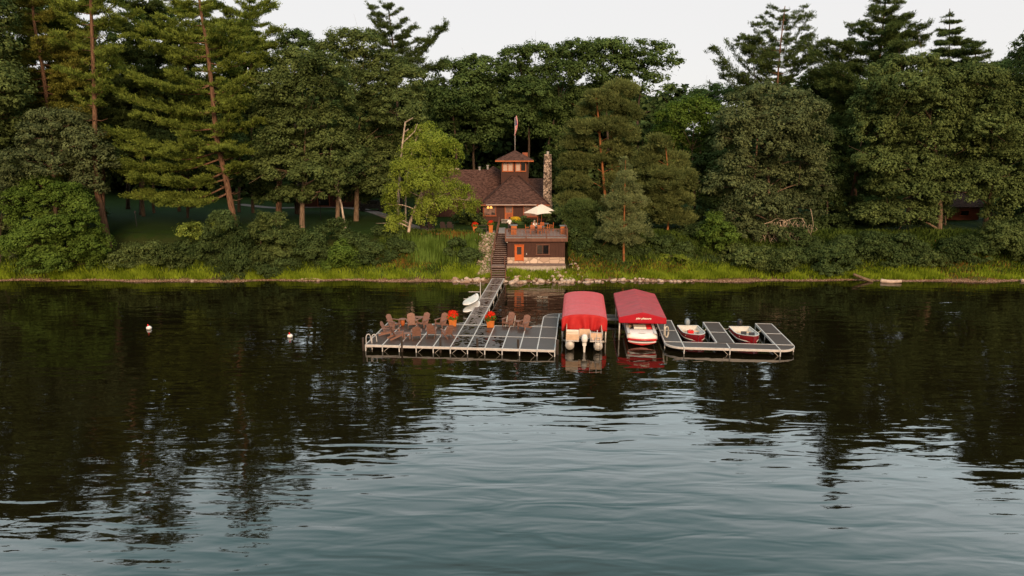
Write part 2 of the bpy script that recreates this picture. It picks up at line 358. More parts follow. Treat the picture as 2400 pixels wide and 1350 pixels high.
def water():
    me = bpy.data.meshes.new('lake_water'); me.from_pydata([(-400, -200, 0), (400, -200, 0), (400, 80, 0), (-400, 80, 0)], [], [(0, 1, 2, 3)]); me.update()
    m = bpy.data.materials.new('lake_water'); m.use_nodes = True; nt = m.node_tree; nt.nodes.clear(); out = N(nt, 'ShaderNodeOutputMaterial')
    geo = N(nt, 'ShaderNodeNewGeometry')
    def noise(rot, sc, scale, det, dist=0):
        mp = N(nt, 'ShaderNodeMapping'); mp.inputs['Rotation'].default_value = (0, 0, rot); mp.inputs['Scale'].default_value = (*sc, 1)
        nz = N(nt, 'ShaderNodeTexNoise'); nz.inputs['Scale'].default_value = scale; nz.inputs['Detail'].default_value = det; nz.inputs['Distortion'].default_value = dist
        nz.inputs['Roughness'].default_value = .45
        nt.links.new(geo.outputs['Position'], mp.inputs[0]); nt.links.new(mp.outputs[0], nz.inputs['Vector']); return nz.outputs[0]
    def mul(a, k=None, b=None, op='MULTIPLY'):
        x = N(nt, 'ShaderNodeMath', operation=op); nt.links.new(a, x.inputs[0])
        if b is not None: nt.links.new(b, x.inputs[1])
        else: x.inputs[1].default_value = k
        return x.outputs[0]
    swell = noise(R(12), (.27, 1.0), 1.05, 2.0, .4)
    rip = noise(R(9), (.42, 1.0), 2.4, 2.5, .5)
    patch = noise(0, (1, 1.6), .07, 2)
    pr = N(nt, 'ShaderNodeMapRange'); pr.inputs[1].default_value = .38; pr.inputs[2].default_value = .62; pr.inputs[3].default_value = .25; pr.inputs[4].default_value = 1
    nt.links.new(patch, pr.inputs[0])
    fine = noise(R(4), (.5, 1.0), 7.0, 2, .2)
    h = mul(mul(swell, 1.0), b=mul(mul(rip, .12), b=pr.outputs[0]), op='ADD')
    h = mul(h, b=mul(mul(fine, .022), b=pr.outputs[0]), op='ADD')
    bp = N(nt, 'ShaderNodeBump'); bp.inputs['Strength'].default_value = 1; bp.inputs['Distance'].default_value = .040
    nt.links.new(h, bp.inputs['Height'])
    fr = N(nt, 'ShaderNodeFresnel'); fr.inputs['IOR'].default_value = 1.333; nt.links.new(bp.outputs[0], fr.inputs['Normal'])
    k = N(nt, 'ShaderNodeMath', operation='MULTIPLY', use_clamp=True); k.inputs[1].default_value = 1.65; nt.links.new(fr.outputs[0], k.inputs[0])
    mn = N(nt, 'ShaderNodeMath', operation='MINIMUM'); mn.inputs[1].default_value = .42; nt.links.new(k.outputs[0], mn.inputs[0])
    gl = N(nt, 'ShaderNodeBsdfGlossy'); gl.inputs['Roughness'].default_value = .02; nt.links.new(bp.outputs[0], gl.inputs['Normal'])
    body = N(nt, 'ShaderNodeBsdfDiffuse'); body.inputs[0].default_value = (.0070, .0056, .0022, 1)
    mx = N(nt, 'ShaderNodeMixShader'); nt.links.new(mn.outputs[0], mx.inputs[0]); nt.links.new(body.outputs[0], mx.inputs[1]); nt.links.new(gl.outputs[0], mx.inputs[2])
    nt.links.new(mx.outputs[0], out.inputs[0])
    tag(link('lake_water', me, m), kind='structure')
water()
# ------------------------------------------------------------------ foliage
def fmesh(name, V, nper, tint):
    V = np.ascontiguousarray(V, dtype=np.float32).reshape(-1, 3); nv = len(V); nf = nv//nper
    me = bpy.data.meshes.new(name); me.vertices.add(nv); me.vertices.foreach_set('co', V.ravel())
    me.loops.add(nv); me.loops.foreach_set('vertex_index', np.arange(nv, dtype=np.int32))
    me.polygons.add(nf); me.polygons.foreach_set('loop_start', np.arange(0, nv, nper, dtype=np.int32))
    try: me.polygons.foreach_set('loop_total', np.full(nf, nper, dtype=np.int32))
    except Exception: pass
    a = me.attributes.new('tint', 'FLOAT', 'FACE'); a.data.foreach_set('value', np.clip(tint, 0, 1).astype(np.float32))
    me.update(calc_edges=True); return me
def unit(a): return a/np.maximum(np.linalg.norm(a, axis=1, keepdims=True), 1e-9)
def cards(C, T, NRM, L, W):
    """leaf rhombs: centre C, long axis T, face normal hint NRM"""
    T = unit(T); B = unit(np.cross(NRM, T)); L = np.asarray(L).reshape(-1, 1); W = np.asarray(W).reshape(-1, 1)
    return np.stack([C-T*L*.5, C+B*W*.5-T*L*.05, C+T*L*.5, C-B*W*.5-T*L*.05], axis=1)
def clumps(lobes, rg, cr=.8, per=70, leaf=.28, flat=.6, dens=1.0, needle=False, droop=0.0, keep=.62):
    """lobes: list of (centre, radii). Returns cards and tint."""
    Vs = []; Ts = []
    cen = np.array([l[0] for l in lobes]); rad = np.array([l[1] for l in lobes])
    for i, (c, r) in enumerate(lobes):
        c = np.array(c); r = np.array(r)
        area = 4*PI*((r[0]*r[1])**1.6/3+(r[0]*r[2])**1.6/3+(r[1]*r[2])**1.6/3)**(1/1.6)
        n = max(5, int(dens*area/(cr*cr*1.5)))
        d = unit(rg.normal(size=(n, 3))); d[:, 2] = np.where(d[:, 2] < -.55, -d[:, 2], d[:, 2])
        P = c+d*r*rg.uniform(.68, 1.06, (n, 1))
        if len(lobes) > 1:
            q = ((P[:, None, :]-cen[None])/rad[None]); q = np.linalg.norm(q, axis=2); q[:, i] = 9
            P = P[q.min(axis=1) > keep]; 
        n = len(P)
        if n == 0: continue
        ct = np.clip(rg.uniform(0, 1, n)+rg.uniform(-.3, .3), 0, 1)
        s = cr*np.clip(rg.lognormal(-.12, .38, n), .4, 1.9)
        m = per
        O = rg.normal(size=(n, m, 3)); O = O/np.linalg.norm(O, axis=2, keepdims=True)*(rg.uniform(.25, 1, (n, m, 1))**.6)
        outw = unit(P-c)
        fl = np.array([1, 1, flat])
        C = P[:, None, :]+O*fl*s[:, None, None]
        if droop: C[:, :, 2] -= droop*rg.uniform(0, 1, (n, m))**2
        if needle:
            T = O*1.0+np.array([0, 0, .45])+rg.normal(size=O.shape)*.35+outw[:, None, :]*.3; NR = O*.9+np.array([0, 0, .9])+rg.normal(size=O.shape)*.6
        else:
            NR = O*1.25+np.array([0, 0, .75])+outw[:, None, :]*.35+rg.normal(size=O.shape)*.38; T = rg.normal(size=O.shape)
            if droop: T = T*.4+np.array([0, 0, -1.0]); NR = rg.normal(size=O.shape)*.7+outw[:, None, :]+O*.8+np.array([0, 0, .5])
        C = C.reshape(-1, 3); T = T.reshape(-1, 3); NR = NR.reshape(-1, 3); k = len(C)
        T = T-NR*np.sum(T*unit(NR), axis=1, keepdims=True)/np.maximum(np.linalg.norm(NR, axis=1, keepdims=True), 1e-9)*(0 if needle else 1)
        L = leaf*rg.uniform(.65, 1.35, k); W = L*(.16 if needle else .62)
        Vs.append(cards(C, T, NR, L, W)); Ts.append(np.repeat(ct, m)*.55+rg.uniform(0, .45, k))
    return np.concatenate(Vs), np.concatenate(Ts)
def px_lobes(lobes, Y, rg, depth=1.0, jit=.5):
    out = []
    for l in lobes:
        px, py, rx, ry = l[:4]; m = MPP(px, py, Y); dy = l[4] if len(l) > 4 else rg.uniform(-jit, jit)*rx*m
        p = PY(px, py, Y+dy); m = MPP(px, py, Y+dy)
        k = rg.uniform(.80, 1.24); out.append((tuple(p), (rx*m*k, rx*m*.9*depth*k, ry*m*k)))
    return out
def curve_pts(pts, n=10):
    pts = [Vector(p) for p in pts]; out = []
    for i in range(len(pts)-1):
        p0 = pts[max(i-1, 0)]; p1 = pts[i]; p2 = pts[i+1]; p3 = pts[min(i+2, len(pts)-1)]
        for k in range(n):
            t = k/n; out.append(.5*((2*p1)+(p2-p0)*t+(2*p0-5*p1+4*p2-p3)*t*t+(3*p1-p0-3*p2+p3)*t**3))
    out.append(pts[-1]); return out
def trunk_line(trunk, Y, base=None):
    pts = [PY(a, b, Y) for a, b in trunk]
    g = hgt(pts[0].x, Y)
    if pts[0].z > g+.05 or True:
        pts[0].z = min(pts[0].z, g-.25) if pts[0].z < g+.6 else pts[0].z
        if pts[0].z > g: pts.insert(0, Vector((pts[0].x+(pts[0].x-pts[1].x)*.1, Y, g-.3)))
    return pts
def make_trunk(mb, pts, r0, r1, n=10):
    c = curve_pts(pts, 6); L = len(c)
    mb.tube(c, [r0*(1.35 if i == 0 else 1)*(1-i/(L-1))+r1*(i/(L-1)) for i in range(L)], n); return c
def broadleaf(name, label, cat, Y, trunk, lobes, leaf, bk, r0=.3, seed=1, group=None, cr=.85, per=70, ls=.28, flat=.6, dens=1.0, needle=False, droop=0, limbs=True, keep=.62, r1=.07, extra=None, jit=.95, dyb=0, pj=8, limb=.5):
    rg = np.random.default_rng(seed)
    pts = trunk_line(trunk, Y); base = Vector((pts[0].x, pts[0].y, hgt(pts[0].x, Y)))
    root = empty(name, base, 0, label, cat, group)
    lw = px_lobes([(l[0]+rg.uniform(-pj, pj), l[1]+rg.uniform(-pj, pj)*.6, l[2], l[3]) for l in lobes], Y+dyb, rg, jit=jit)
    V, T = clumps(lw, rg, cr, per, ls, flat, dens, needle, droop, keep)
    V = V-np.array(base)
    link('crown', fmesh('crown', V, 4, T), M[leaf], root)
    mb = MB(); c = make_trunk(mb, pts, r0, r1)
    if extra:
        for tr, ra, rb in extra: make_trunk(mb, trunk_line(tr, Y+.6), ra, rb)
    if limbs:
        for (p, r) in lw:
            p = Vector(p); best = [q for q in c if q.z < p.z-.15*(p-q).length] or c[:3]
            q = min(best, key=lambda q: (q-p).length+abs(q.z-p.z)*.2)
            i = c.index(q); rr = (r0+(r1-r0)*i/len(c))*limb
            mid = (q*.5+p*.5)+Vector((0, 0, .1*(p-q).length))
            mb.tube(curve_pts([q, mid, p], 4), [rr, rr*.9, rr*.85, rr*.75, rr*.65, rr*.55, rr*.45, rr*.35, rr*.2], 6)
            for _ in range(3):
                e = p+Vector(rg.normal(size=3))*max(r)*.55; e.z += .2
                mb.tube([mid*.4+p*.6, (mid+p*2+e*2)/5, e], [rr*.4, rr*.28, rr*.1], 5)
    mb.v = [tuple(Vector(v)-base) for v in mb.v]
    mb.build('trunk', M[bk], root, smooth=True)
    return root
def pine_branch(rg, p, q, up, width, dens, Lc=.34):
    """plume of needle cards along a branch from p to q; returns cards, tint and the branch line"""
    p = Vector(p); q = Vector(q); L = (q-p).length
    line = curve_pts([p, p*.55+q*.45-Vector((0, 0, .05*L)), q+Vector((0, 0, up*.25*L))], 5)
    A = np.array([tuple(v) for v in line]); n = len(A)
    side = (q-p).cross(Vector((0, 0, 1)))
    side = np.array(side.normalized()) if side.length > 1e-6 else np.array((1, 0, 0)); fwd = np.array((q-p).normalized())
    ns = max(4, int(L*5.5*dens)); Cs = []; Ts = []; tn = []
    for i in range(ns):
        t = .22+.78*(i+rg.uniform())/ns; k = t*(n-1); j = min(int(k), n-2); b = A[j]+(A[j+1]-A[j])*(k-j)
        sl = width*L*(math.sin(PI*min(1, (t-.1)*1.0))**.7*.9+.12)*rg.uniform(.5, 1.1)
        sg = 1 if i % 2 else -1
        d = unit((side*sg*rg.uniform(.6, 1.1)+fwd*rg.uniform(.3, .9)+np.array((0, 0, rg.uniform(.0, .35))))[None])[0]
        m = max(2, int(sl/.16)); u = (np.arange(m)+rg.uniform(0, 1, m))/m
        C = b+d*(u*sl)[:, None]+np.array((0, 0, 1))*(u*u*sl*.22)[:, None]
        kk = 7
        C = np.repeat(C, kk, axis=0)+rg.normal(size=(m*kk, 3))*np.array((.15, .15, .08))
        T = d*.8+np.array((0, 0, .55))+fwd*.25+rg.normal(size=(m*kk, 3))*.55
        Cs.append(C+T*.08); Ts.append(T); tn.append(np.full(m*kk, rg.uniform(0, .5)))
    C = np.concatenate(Cs); T = np.concatenate(Ts); k = len(C)
    V = cards(C, T, rg.normal(size=(k, 3))*.6+np.array((0, -.15, 1.0)), Lc*rg.uniform(.7, 1.25, k), Lc*.26*rg.uniform(.7, 1.2, k))
    return V, np.concatenate(tn)+rg.uniform(0, .5, k), line
def pine(name, label, Y, trunk, prof, ytop, ybot, leaf, bk, r0=.3, seed=1, whorl=.75, up=.5, rise=.12, dens=1.0, width=.34, group=None, manual=(), Lc=.34, cat='tree', per=(4, 6), dead=0, extra=None, fill=True, front=-2):
    """prof: list of (py, half width px). manual: (attach_py, tip_px, tip_py, dY)"""
    rg = np.random.default_rng(seed)
    pts = trunk_line(trunk, Y); base = Vector((pts[0].x, pts[0].y, hgt(pts[0].x, Y)))
    root = empty(name, base, 0, label, cat, group)
    mb = MB(); c = make_trunk(mb, pts, r0, .05)
    if extra:
        for tr, ra, rb in extra: make_trunk(mb, trunk_line(tr, Y+.5), ra, rb)
    def at_z(z):
        return min(c, key=lambda v: abs(v.z-z))
    def rad_at(z): return max(.03, r0*(1-(z-c[0].z)/(c[-1].z-c[0].z+1e-6)))
    z1 = PY(1200, ytop, Y).z; z0 = PY(1200, ybot, Y).z
    Vs = []; Ts = []; z = z0
    py_of = lambda z: ytop+(ybot-ytop)*(z1-z)/(z1-z0)
    brs = []
    while z < z1 and fill:
        py = py_of(z); hw = np.interp(py, [a for a, b in prof], [b for a, b in prof])*MPP(1200, py, Y)
        k = rg.integers(*per); a0 = rg.uniform(0, 2*PI)
        for i in range(k):
            a = a0+2*PI*i/k+rg.uniform(-.4, .4)
            if math.sin(a) < front: continue
            L = hw*rg.choice((.35, .6, .8, .95, 1.1))*rg.uniform(.85, 1.15); s = at_z(z+rg.uniform(-.2, .2))
            brs.append((s, s+Vector((math.cos(a)*L, math.sin(a)*L, L*(rise+rg.uniform(-.16, .16))+rg.uniform(-.3, .3)))))
        z += whorl*rg.uniform(.7, 1.3)
    for (ay, tx, ty, dy) in manual:
        s = at_z(PY(1200, ay, Y).z); brs.append((s, PY(tx, ty, Y+dy)))
    pads = []
    for s, q in brs:
        if (q-s).length < .35: continue
        V, T, line = pine_branch(rg, s, q, up, width, dens, Lc); Vs.append(V); Ts.append(T)
        L = (q-s).length
        if L > 1.2:
            for t in (.42, .66, .90):
                c0 = line[min(len(line)-1, int(t*len(line)))]; rl = min(1.05, max(.38, .19*L))*rg.uniform(.7, 1.25)
                j = Vector(rg.normal(size=3))*.16*L*.5; pads.append((tuple(c0+Vector((j.x, j.y, j.z*.25+.05))), (rl, rl, rl*.40)))
        rb = min(.13, max(.032, rad_at(s.z)*.46)); n = len(line)
        mb.tube(line, [rb*(1-.85*i/(n-1)) for i in range(n)], 5)
    for _ in range(dead):
        z = rg.uniform(PY(1200, ybot, Y).z-3.5, PY(1200, ybot, Y).z+4); s = at_z(z); a = rg.uniform(0, 2*PI); L = rg.uniform(.6, 2.0)
        mb.tube([s, s+Vector((math.cos(a)*L*.5, math.sin(a)*L*.5, -.1*L)), s+Vector((math.cos(a)*L, math.sin(a)*L, .1*L))], [.05, .035, .012], 5)
    if pads:
        V, T = clumps(pads, rg, .36, 34, Lc, .55, .9*dens, True, 0, 0); Vs.append(V); Ts.append(T)
    V = np.concatenate(Vs)-np.array(base)
    link('crown', fmesh('crown', V, 4, np.concatenate(Ts)), M[leaf], root)
    mb.v = [tuple(Vector(v)-base) for v in mb.v]; mb.build('trunk', M[bk], root, smooth=True)
    return root
# ---------- pines on the left
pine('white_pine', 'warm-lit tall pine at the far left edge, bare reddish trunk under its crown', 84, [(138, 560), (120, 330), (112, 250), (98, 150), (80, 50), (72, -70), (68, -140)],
     [(-140, 20), (-80, 60), (0, 100), (60, 105), (150, 110), (250, 110), (340, 95), (480, 60)], -140, 420, 'needle_warmlit', 'bark_pine', .34, 11, .85, .5, .10, .65, .30, dead=26, front=-.8)
pine('white_pine', 'tall pine leaning on the bank, its crown cut by the frame top', 76, [(258, 592), (240, 500), (224, 420), (222, 250), (215, 60), (210, -70), (207, -150)],
     [(-150, 20), (-80, 85), (0, 110), (60, 95), (130, 70), (210, 60), (330, 45)], -150, 250, 'needle', 'bark_pine', .40, 12, 1.05, .7, .22, .6, .30, dead=26, front=-.72,
     extra=[([(256, 590), (245, 520), (240, 440)], .2, .15)])
pine('white_pine', 'big leaning white pine with layered bright branches and a long bare trunk', 80, [(546, 506), (530, 420), (508, 320), (496, 200), (484, 100), (470, 20), (462, -60), (452, -170)],
     [(-170, 15), (-60, 80), (20, 100), (100, 100), (180, 90), (300, 70), (400, 55)], -170, 400, 'needle', 'bark_pine', .42, 13, 1.15, .6, .05, .65, .30, dead=16, front=-.8,
     manual=[(225, 252, 182, -1), (95, 300, 66, 0), (130, 320, 110, -2), (250, 262, 246, -2.5), (330, 268, 345, -2), (380, 262, 410, -1.5), (300, 330, 290, -3), (420, 300, 440, -1), (430, 312, 492, -1), (350, 300, 375, -3), (200, 360, 215, -3), (450, 380, 500, -2.5), (400, 360, 440, -3),
             (130, 645, 100, -1), (150, 620, 150, -1), (230, 590, 200, -2), (310, 608, 300, -1), (340, 585, 372, -2), (250, 575, 250, -3), (60, 640, 40, 0), (390, 570, 395, -2), (300, 545, 285, -3), (360, 420, 330, -4), (330, 520, 360, -4)])
pine('white_pine', 'pointed pine behind the big white pine, against the sky', 96, [(592, 460), (590, 250), (586, 60), (584, -25)],
     [(-25, 8), (20, 40), (80, 62), (160, 60), (300, 55)], -25, 260, 'needle', 'bark_dark', .28, 14, .9, .5, .12, .9, .36)
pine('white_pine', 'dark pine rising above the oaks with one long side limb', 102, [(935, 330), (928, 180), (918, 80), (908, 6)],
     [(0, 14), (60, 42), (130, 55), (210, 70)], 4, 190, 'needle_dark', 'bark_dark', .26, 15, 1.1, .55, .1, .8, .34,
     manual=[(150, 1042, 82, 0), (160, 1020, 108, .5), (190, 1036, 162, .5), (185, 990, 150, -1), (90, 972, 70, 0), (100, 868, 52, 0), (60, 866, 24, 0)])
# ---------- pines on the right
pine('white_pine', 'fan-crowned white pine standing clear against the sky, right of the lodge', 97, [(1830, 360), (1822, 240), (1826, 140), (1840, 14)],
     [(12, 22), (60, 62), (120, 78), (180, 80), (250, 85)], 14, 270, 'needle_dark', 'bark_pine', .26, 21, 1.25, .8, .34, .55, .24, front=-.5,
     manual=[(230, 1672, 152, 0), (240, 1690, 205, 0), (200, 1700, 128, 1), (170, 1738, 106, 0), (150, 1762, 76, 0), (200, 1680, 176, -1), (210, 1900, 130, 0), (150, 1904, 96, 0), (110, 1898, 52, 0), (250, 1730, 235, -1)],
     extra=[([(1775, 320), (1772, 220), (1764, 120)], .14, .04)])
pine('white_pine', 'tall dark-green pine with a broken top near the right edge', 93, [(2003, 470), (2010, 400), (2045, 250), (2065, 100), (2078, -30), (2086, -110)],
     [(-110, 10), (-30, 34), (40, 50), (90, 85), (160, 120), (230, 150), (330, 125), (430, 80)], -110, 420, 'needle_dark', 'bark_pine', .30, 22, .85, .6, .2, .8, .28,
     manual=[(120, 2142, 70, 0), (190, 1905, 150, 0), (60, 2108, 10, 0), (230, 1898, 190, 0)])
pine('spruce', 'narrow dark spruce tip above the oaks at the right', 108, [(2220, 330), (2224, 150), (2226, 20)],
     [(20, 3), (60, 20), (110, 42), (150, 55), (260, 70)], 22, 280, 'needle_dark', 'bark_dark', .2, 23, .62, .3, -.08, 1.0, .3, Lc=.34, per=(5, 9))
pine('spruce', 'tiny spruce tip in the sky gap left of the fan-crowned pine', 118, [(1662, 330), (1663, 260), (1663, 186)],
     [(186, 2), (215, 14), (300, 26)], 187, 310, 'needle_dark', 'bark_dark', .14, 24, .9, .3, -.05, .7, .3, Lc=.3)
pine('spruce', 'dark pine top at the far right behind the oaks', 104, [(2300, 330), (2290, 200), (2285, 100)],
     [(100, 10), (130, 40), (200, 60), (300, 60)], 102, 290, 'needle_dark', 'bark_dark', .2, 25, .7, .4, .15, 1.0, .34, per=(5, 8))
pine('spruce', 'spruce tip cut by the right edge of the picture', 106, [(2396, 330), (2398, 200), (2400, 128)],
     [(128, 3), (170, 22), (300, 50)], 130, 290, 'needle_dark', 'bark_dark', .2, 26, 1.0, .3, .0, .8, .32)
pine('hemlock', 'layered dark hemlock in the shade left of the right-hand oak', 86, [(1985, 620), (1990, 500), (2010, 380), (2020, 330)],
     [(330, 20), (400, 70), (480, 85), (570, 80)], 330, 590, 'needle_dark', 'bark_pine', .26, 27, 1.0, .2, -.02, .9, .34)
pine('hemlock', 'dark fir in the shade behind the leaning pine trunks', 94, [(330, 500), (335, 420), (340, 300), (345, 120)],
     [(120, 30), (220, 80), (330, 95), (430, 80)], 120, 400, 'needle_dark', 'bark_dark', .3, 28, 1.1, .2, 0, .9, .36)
# ---------- puffy pines
PF = dict(needle=True, ls=.36, per=130, cr=.62, flat=.55, dens=1.35, pj=3)
broadleaf('scots_pine', 'orange-barked twin-stemmed pine right of the stone chimney', 'tree', 84, [(1424, 575), (1418, 460), (1408, 350), (1400, 250), (1396, 220)],
          [(1450, 214, 34, 22), (1402, 228, 34, 20), (1440, 250, 44, 20), (1378, 262, 34, 20), (1470, 268, 26, 20), (1366, 300, 40, 20), (1424, 296, 44, 18), (1468, 318, 30, 22), (1352, 336, 38, 20), (1446, 350, 42, 22), (1345, 378, 30, 18), (1400, 380, 40, 18), (1478, 390, 30, 26), (1346, 425, 32, 20), (1440, 425, 40, 24), (1340, 470, 38, 22), (1392, 465, 40, 20), (1420, 505, 44, 24), (1356, 510, 40, 24)],
          'needle_scots', 'bark_scots', .20, 31, dyb=.3, jit=.8, limb=.28, extra=[([(1440, 520), (1434, 400), (1432, 270)], .16, .07)], **PF)
broadleaf('young_pine', 'young grey-green pine with a slim orange trunk at the water side', 'tree', 73.6, [(1462, 628), (1462, 560), (1464, 470), (1466, 372)],
          [(1466, 378, 5, 14), (1467, 396, 10, 14), (1465, 418, 17, 16), (1458, 440, 24, 16), (1478, 446, 22, 16), (1446, 470, 27, 16), (1488, 474, 26, 17), (1464, 490, 36, 16), (1436, 508, 30, 15), (1494, 512, 28, 16), (1458, 530, 40, 15), (1492, 545, 32, 15), (1432, 548, 30, 13), (1468, 562, 38, 12)],
          'needle_blue', 'bark_scots', .15, 32, needle=True, ls=.26, per=90, cr=.45, flat=.7, r1=.03, dyb=.25, jit=.5, pj=2)
broadleaf('young_pine', 'slender pine behind the young grey-green pine, bare lower trunk', 'tree', 79, [(1559, 590), (1566, 520), (1566, 420), (1560, 340)],
          [(1545, 335, 30, 24), (1570, 380, 38, 28), (1520, 375, 34, 30), (1600, 425, 32, 28), (1550, 425, 42, 30), (1510, 430, 32, 30), (1590, 470, 36, 26), (1545, 480, 42, 26), (1575, 512, 42, 20), (1500, 480, 30, 26)],
          'needle_scots', 'bark_scots', .16, 33, r1=.05, **PF)
broadleaf('dwarf_pine', 'dark low pine bush right of the boathouse deck', 'shrub', 77.5, [(1380, 615), (1378, 580), (1375, 520)],
          [(1362, 500, 36, 26), (1395, 520, 40, 30), (1360, 545, 34, 28), (1400, 565, 42, 28), (1430, 545, 34, 30), (1385, 598, 40, 24), (1425, 595, 36, 24)],
          'needle_dark', 'bark_dark', .14, 34, r1=.06, **PF)
broadleaf('arborvitae', 'dark evergreen bush hanging over the water below the big white pine', 'shrub', 72.2, [(545, 640), (545, 600), (535, 520)],
          [(520, 525, 34, 30), (552, 555, 36, 32), (505, 570, 36, 28), (560, 600, 42, 34), (520, 615, 40, 30), (575, 640, 36, 24), (545, 648, 34, 18), (600, 612, 34, 30)],
          'leaf_oak_dark', 'bark_dark', .12, 35, cr=.55, per=80, ls=.22, droop=.4, r1=.05)
# ---------- broadleaved trees
OK = dict(cr=.78, per=75, ls=.26)
broadleaf('oak', 'grey-green oak at the left, in front of the tall pines', 'tree', 74.5, [(128, 610), (130, 470), (124, 380), (120, 300)],
          [(112, 285, 55, 32), (170, 292, 44, 30), (70, 325, 50, 34), (140, 335, 60, 34), (200, 340, 42, 34), (50, 375, 50, 36), (110, 385, 54, 36), (180, 385, 48, 34), (30, 430, 46, 38), (230, 380, 34, 30), (210, 430, 34, 28), (80, 430, 50, 34)],
          'leaf_grey', 'bark_oak', .26, 41, **OK)
broadleaf('oak', 'broad oak with a pale lit trunk, left of the leaning birch', 'tree', 80, [(712, 600), (708, 510), (712, 420), (716, 300)],
          [(700, 150, 62, 40), (760, 165, 58, 42), (650, 205, 50, 42), (715, 215, 66, 46), (785, 225, 56, 44), (640, 270, 46, 42), (700, 285, 64, 44), (770, 295, 62, 44), (645, 335, 48, 40), (705, 350, 62, 40), (775, 360, 56, 40), (660, 395, 46, 32), (720, 410, 56, 32), (785, 415, 44, 30), (620, 400, 34, 30), (680, 455, 48, 22), (760, 450, 44, 22)],
          'leaf_oak', 'bark_oak', .42, 42, **OK)
broadleaf('oak', 'tall oak whose crown reaches the sky left of the birch', 'tree', 87, [(834, 550), (836, 460), (838, 360), (846, 240)],
          [(810, 105, 50, 30), (865, 100, 44, 28), (770, 130, 46, 34), (840, 150, 62, 40), (905, 150, 50, 38), (945, 195, 44, 40), (880, 205, 60, 44), (810, 205, 58, 42), (975, 250, 36, 40), (925, 262, 52, 44), (855, 270, 60, 44), (965, 315, 40, 40), (900, 325, 56, 40), (840, 340, 54, 40), (870, 390, 54, 34), (920, 385, 44, 34), (830, 430, 48, 30), (885, 440, 40, 26)],
          'leaf_oak', 'bark_oak', .40, 43, **OK)
broadleaf('oak', 'small dark oak top in the gap beside the pointed pine', 'tree', 95, [(690, 400), (690, 250), (692, 130)],
          [(700, 96, 36, 20), (668, 112, 32, 24), (720, 118, 36, 26), (690, 145, 46, 28)], 'leaf_bg', 'bark_dark', .3, 44, **OK)
broadleaf('leaning_tree', 'thin pale leaning tree between the two oak trunks', 'tree', 80.5, [(812, 550), (806, 515), (799, 475), (790, 440)],
          [(784, 415, 30, 22), (800, 395, 30, 22)], 'leaf_oak_dark', 'bark_birch', .15, 45, r1=.1, **OK)
broadleaf('birch', 'bright yellow-green weeping birch left of the lodge, white leaning trunk', 'tree', 77.5, [(956, 556), (962, 520), (974, 485), (986, 455), (1000, 410), (1012, 350)],
          [(1010, 330, 40, 22), (978, 350, 38, 24), (1040, 352, 34, 26), (960, 385, 36, 26), (1010, 385, 46, 28), (1050, 392, 26, 28), (935, 405, 26, 26), (985, 425, 42, 26), (1035, 430, 40, 26), (930, 450, 30, 28), (1070, 445, 30, 22), (1100, 448, 22, 16), (1112, 470, 12, 14), (912, 480, 22, 22), (922, 520, 18, 20), (1010, 470, 36, 22), (1090, 480, 22, 18), (935, 515, 22, 26), (1000, 505, 26, 20), (1045, 480, 26, 20)],
          'leaf_birch', 'bark_birch', .20, 46, cr=.46, per=46, ls=.19, flat=.8, droop=.65, r1=.04, dens=.6, keep=.7, jit=1.3)
broadleaf('birch', 'sparse yellowish birch top behind the weeping birch', 'tree', 82, [(950, 520), (952, 440), (965, 360), (985, 300)],
          [(985, 300, 24, 14), (1008, 305, 22, 16), (965, 322, 24, 16), (1000, 330, 26, 18)], 'leaf_birch', 'bark_birch', .12, 47, cr=.45, per=36, ls=.17, droop=.6, r1=.03, dens=.6)
def snag():
    Y = 81; pts = [PY(a, b, Y) for a, b in [(932, 520), (936, 420), (942, 350), (950, 285)]]; base = Vector((pts[0].x, Y, hgt(pts[0].x, Y)))
    r = empty('dead_birch', base, 0, 'broken dead birch stem with bare forked top behind the weeping birch', 'dead tree')
    mb = MB(); pts.insert(0, Vector((pts[0].x, Y, base.z-.3))); mb.tube(curve_pts([p-base for p in pts], 5), [.2, .2, .19, .19, .18, .18, .17, .17, .16, .16, .15, .15, .14, .13, .12, .11, .11, .10, .09, .08, .06], 8)
    for tr in ([(950, 287), (958, 282), (968, 276)], [(944, 335), (958, 322), (972, 308), (978, 290)], [(947, 310), (954, 306), (957, 302)]):
        mb.tube([PY(a, b, Y)-base for a, b in tr], [.09, .07, .05, .03][:len(tr)], 6)
    mb.build('trunk', M['bark_birch'], r, smooth=True)
snag()
broadleaf('maple', 'rounded bright-green maple behind the slender pine, right of the lodge', 'tree', 90, [(1630, 600), (1628, 480), (1622, 350)],
          [(1625, 250, 46, 26), (1580, 275, 42, 32), (1665, 275, 42, 32), (1620, 300, 54, 36), (1560, 320, 36, 34), (1670, 335, 44, 40), (1600, 350, 54, 40), (1650, 395, 52, 40), (1590, 405, 46, 36), (1680, 420, 40, 40), (1640, 455, 50, 34)],
          'leaf_bright', 'bark_oak', .30, 51, **OK)
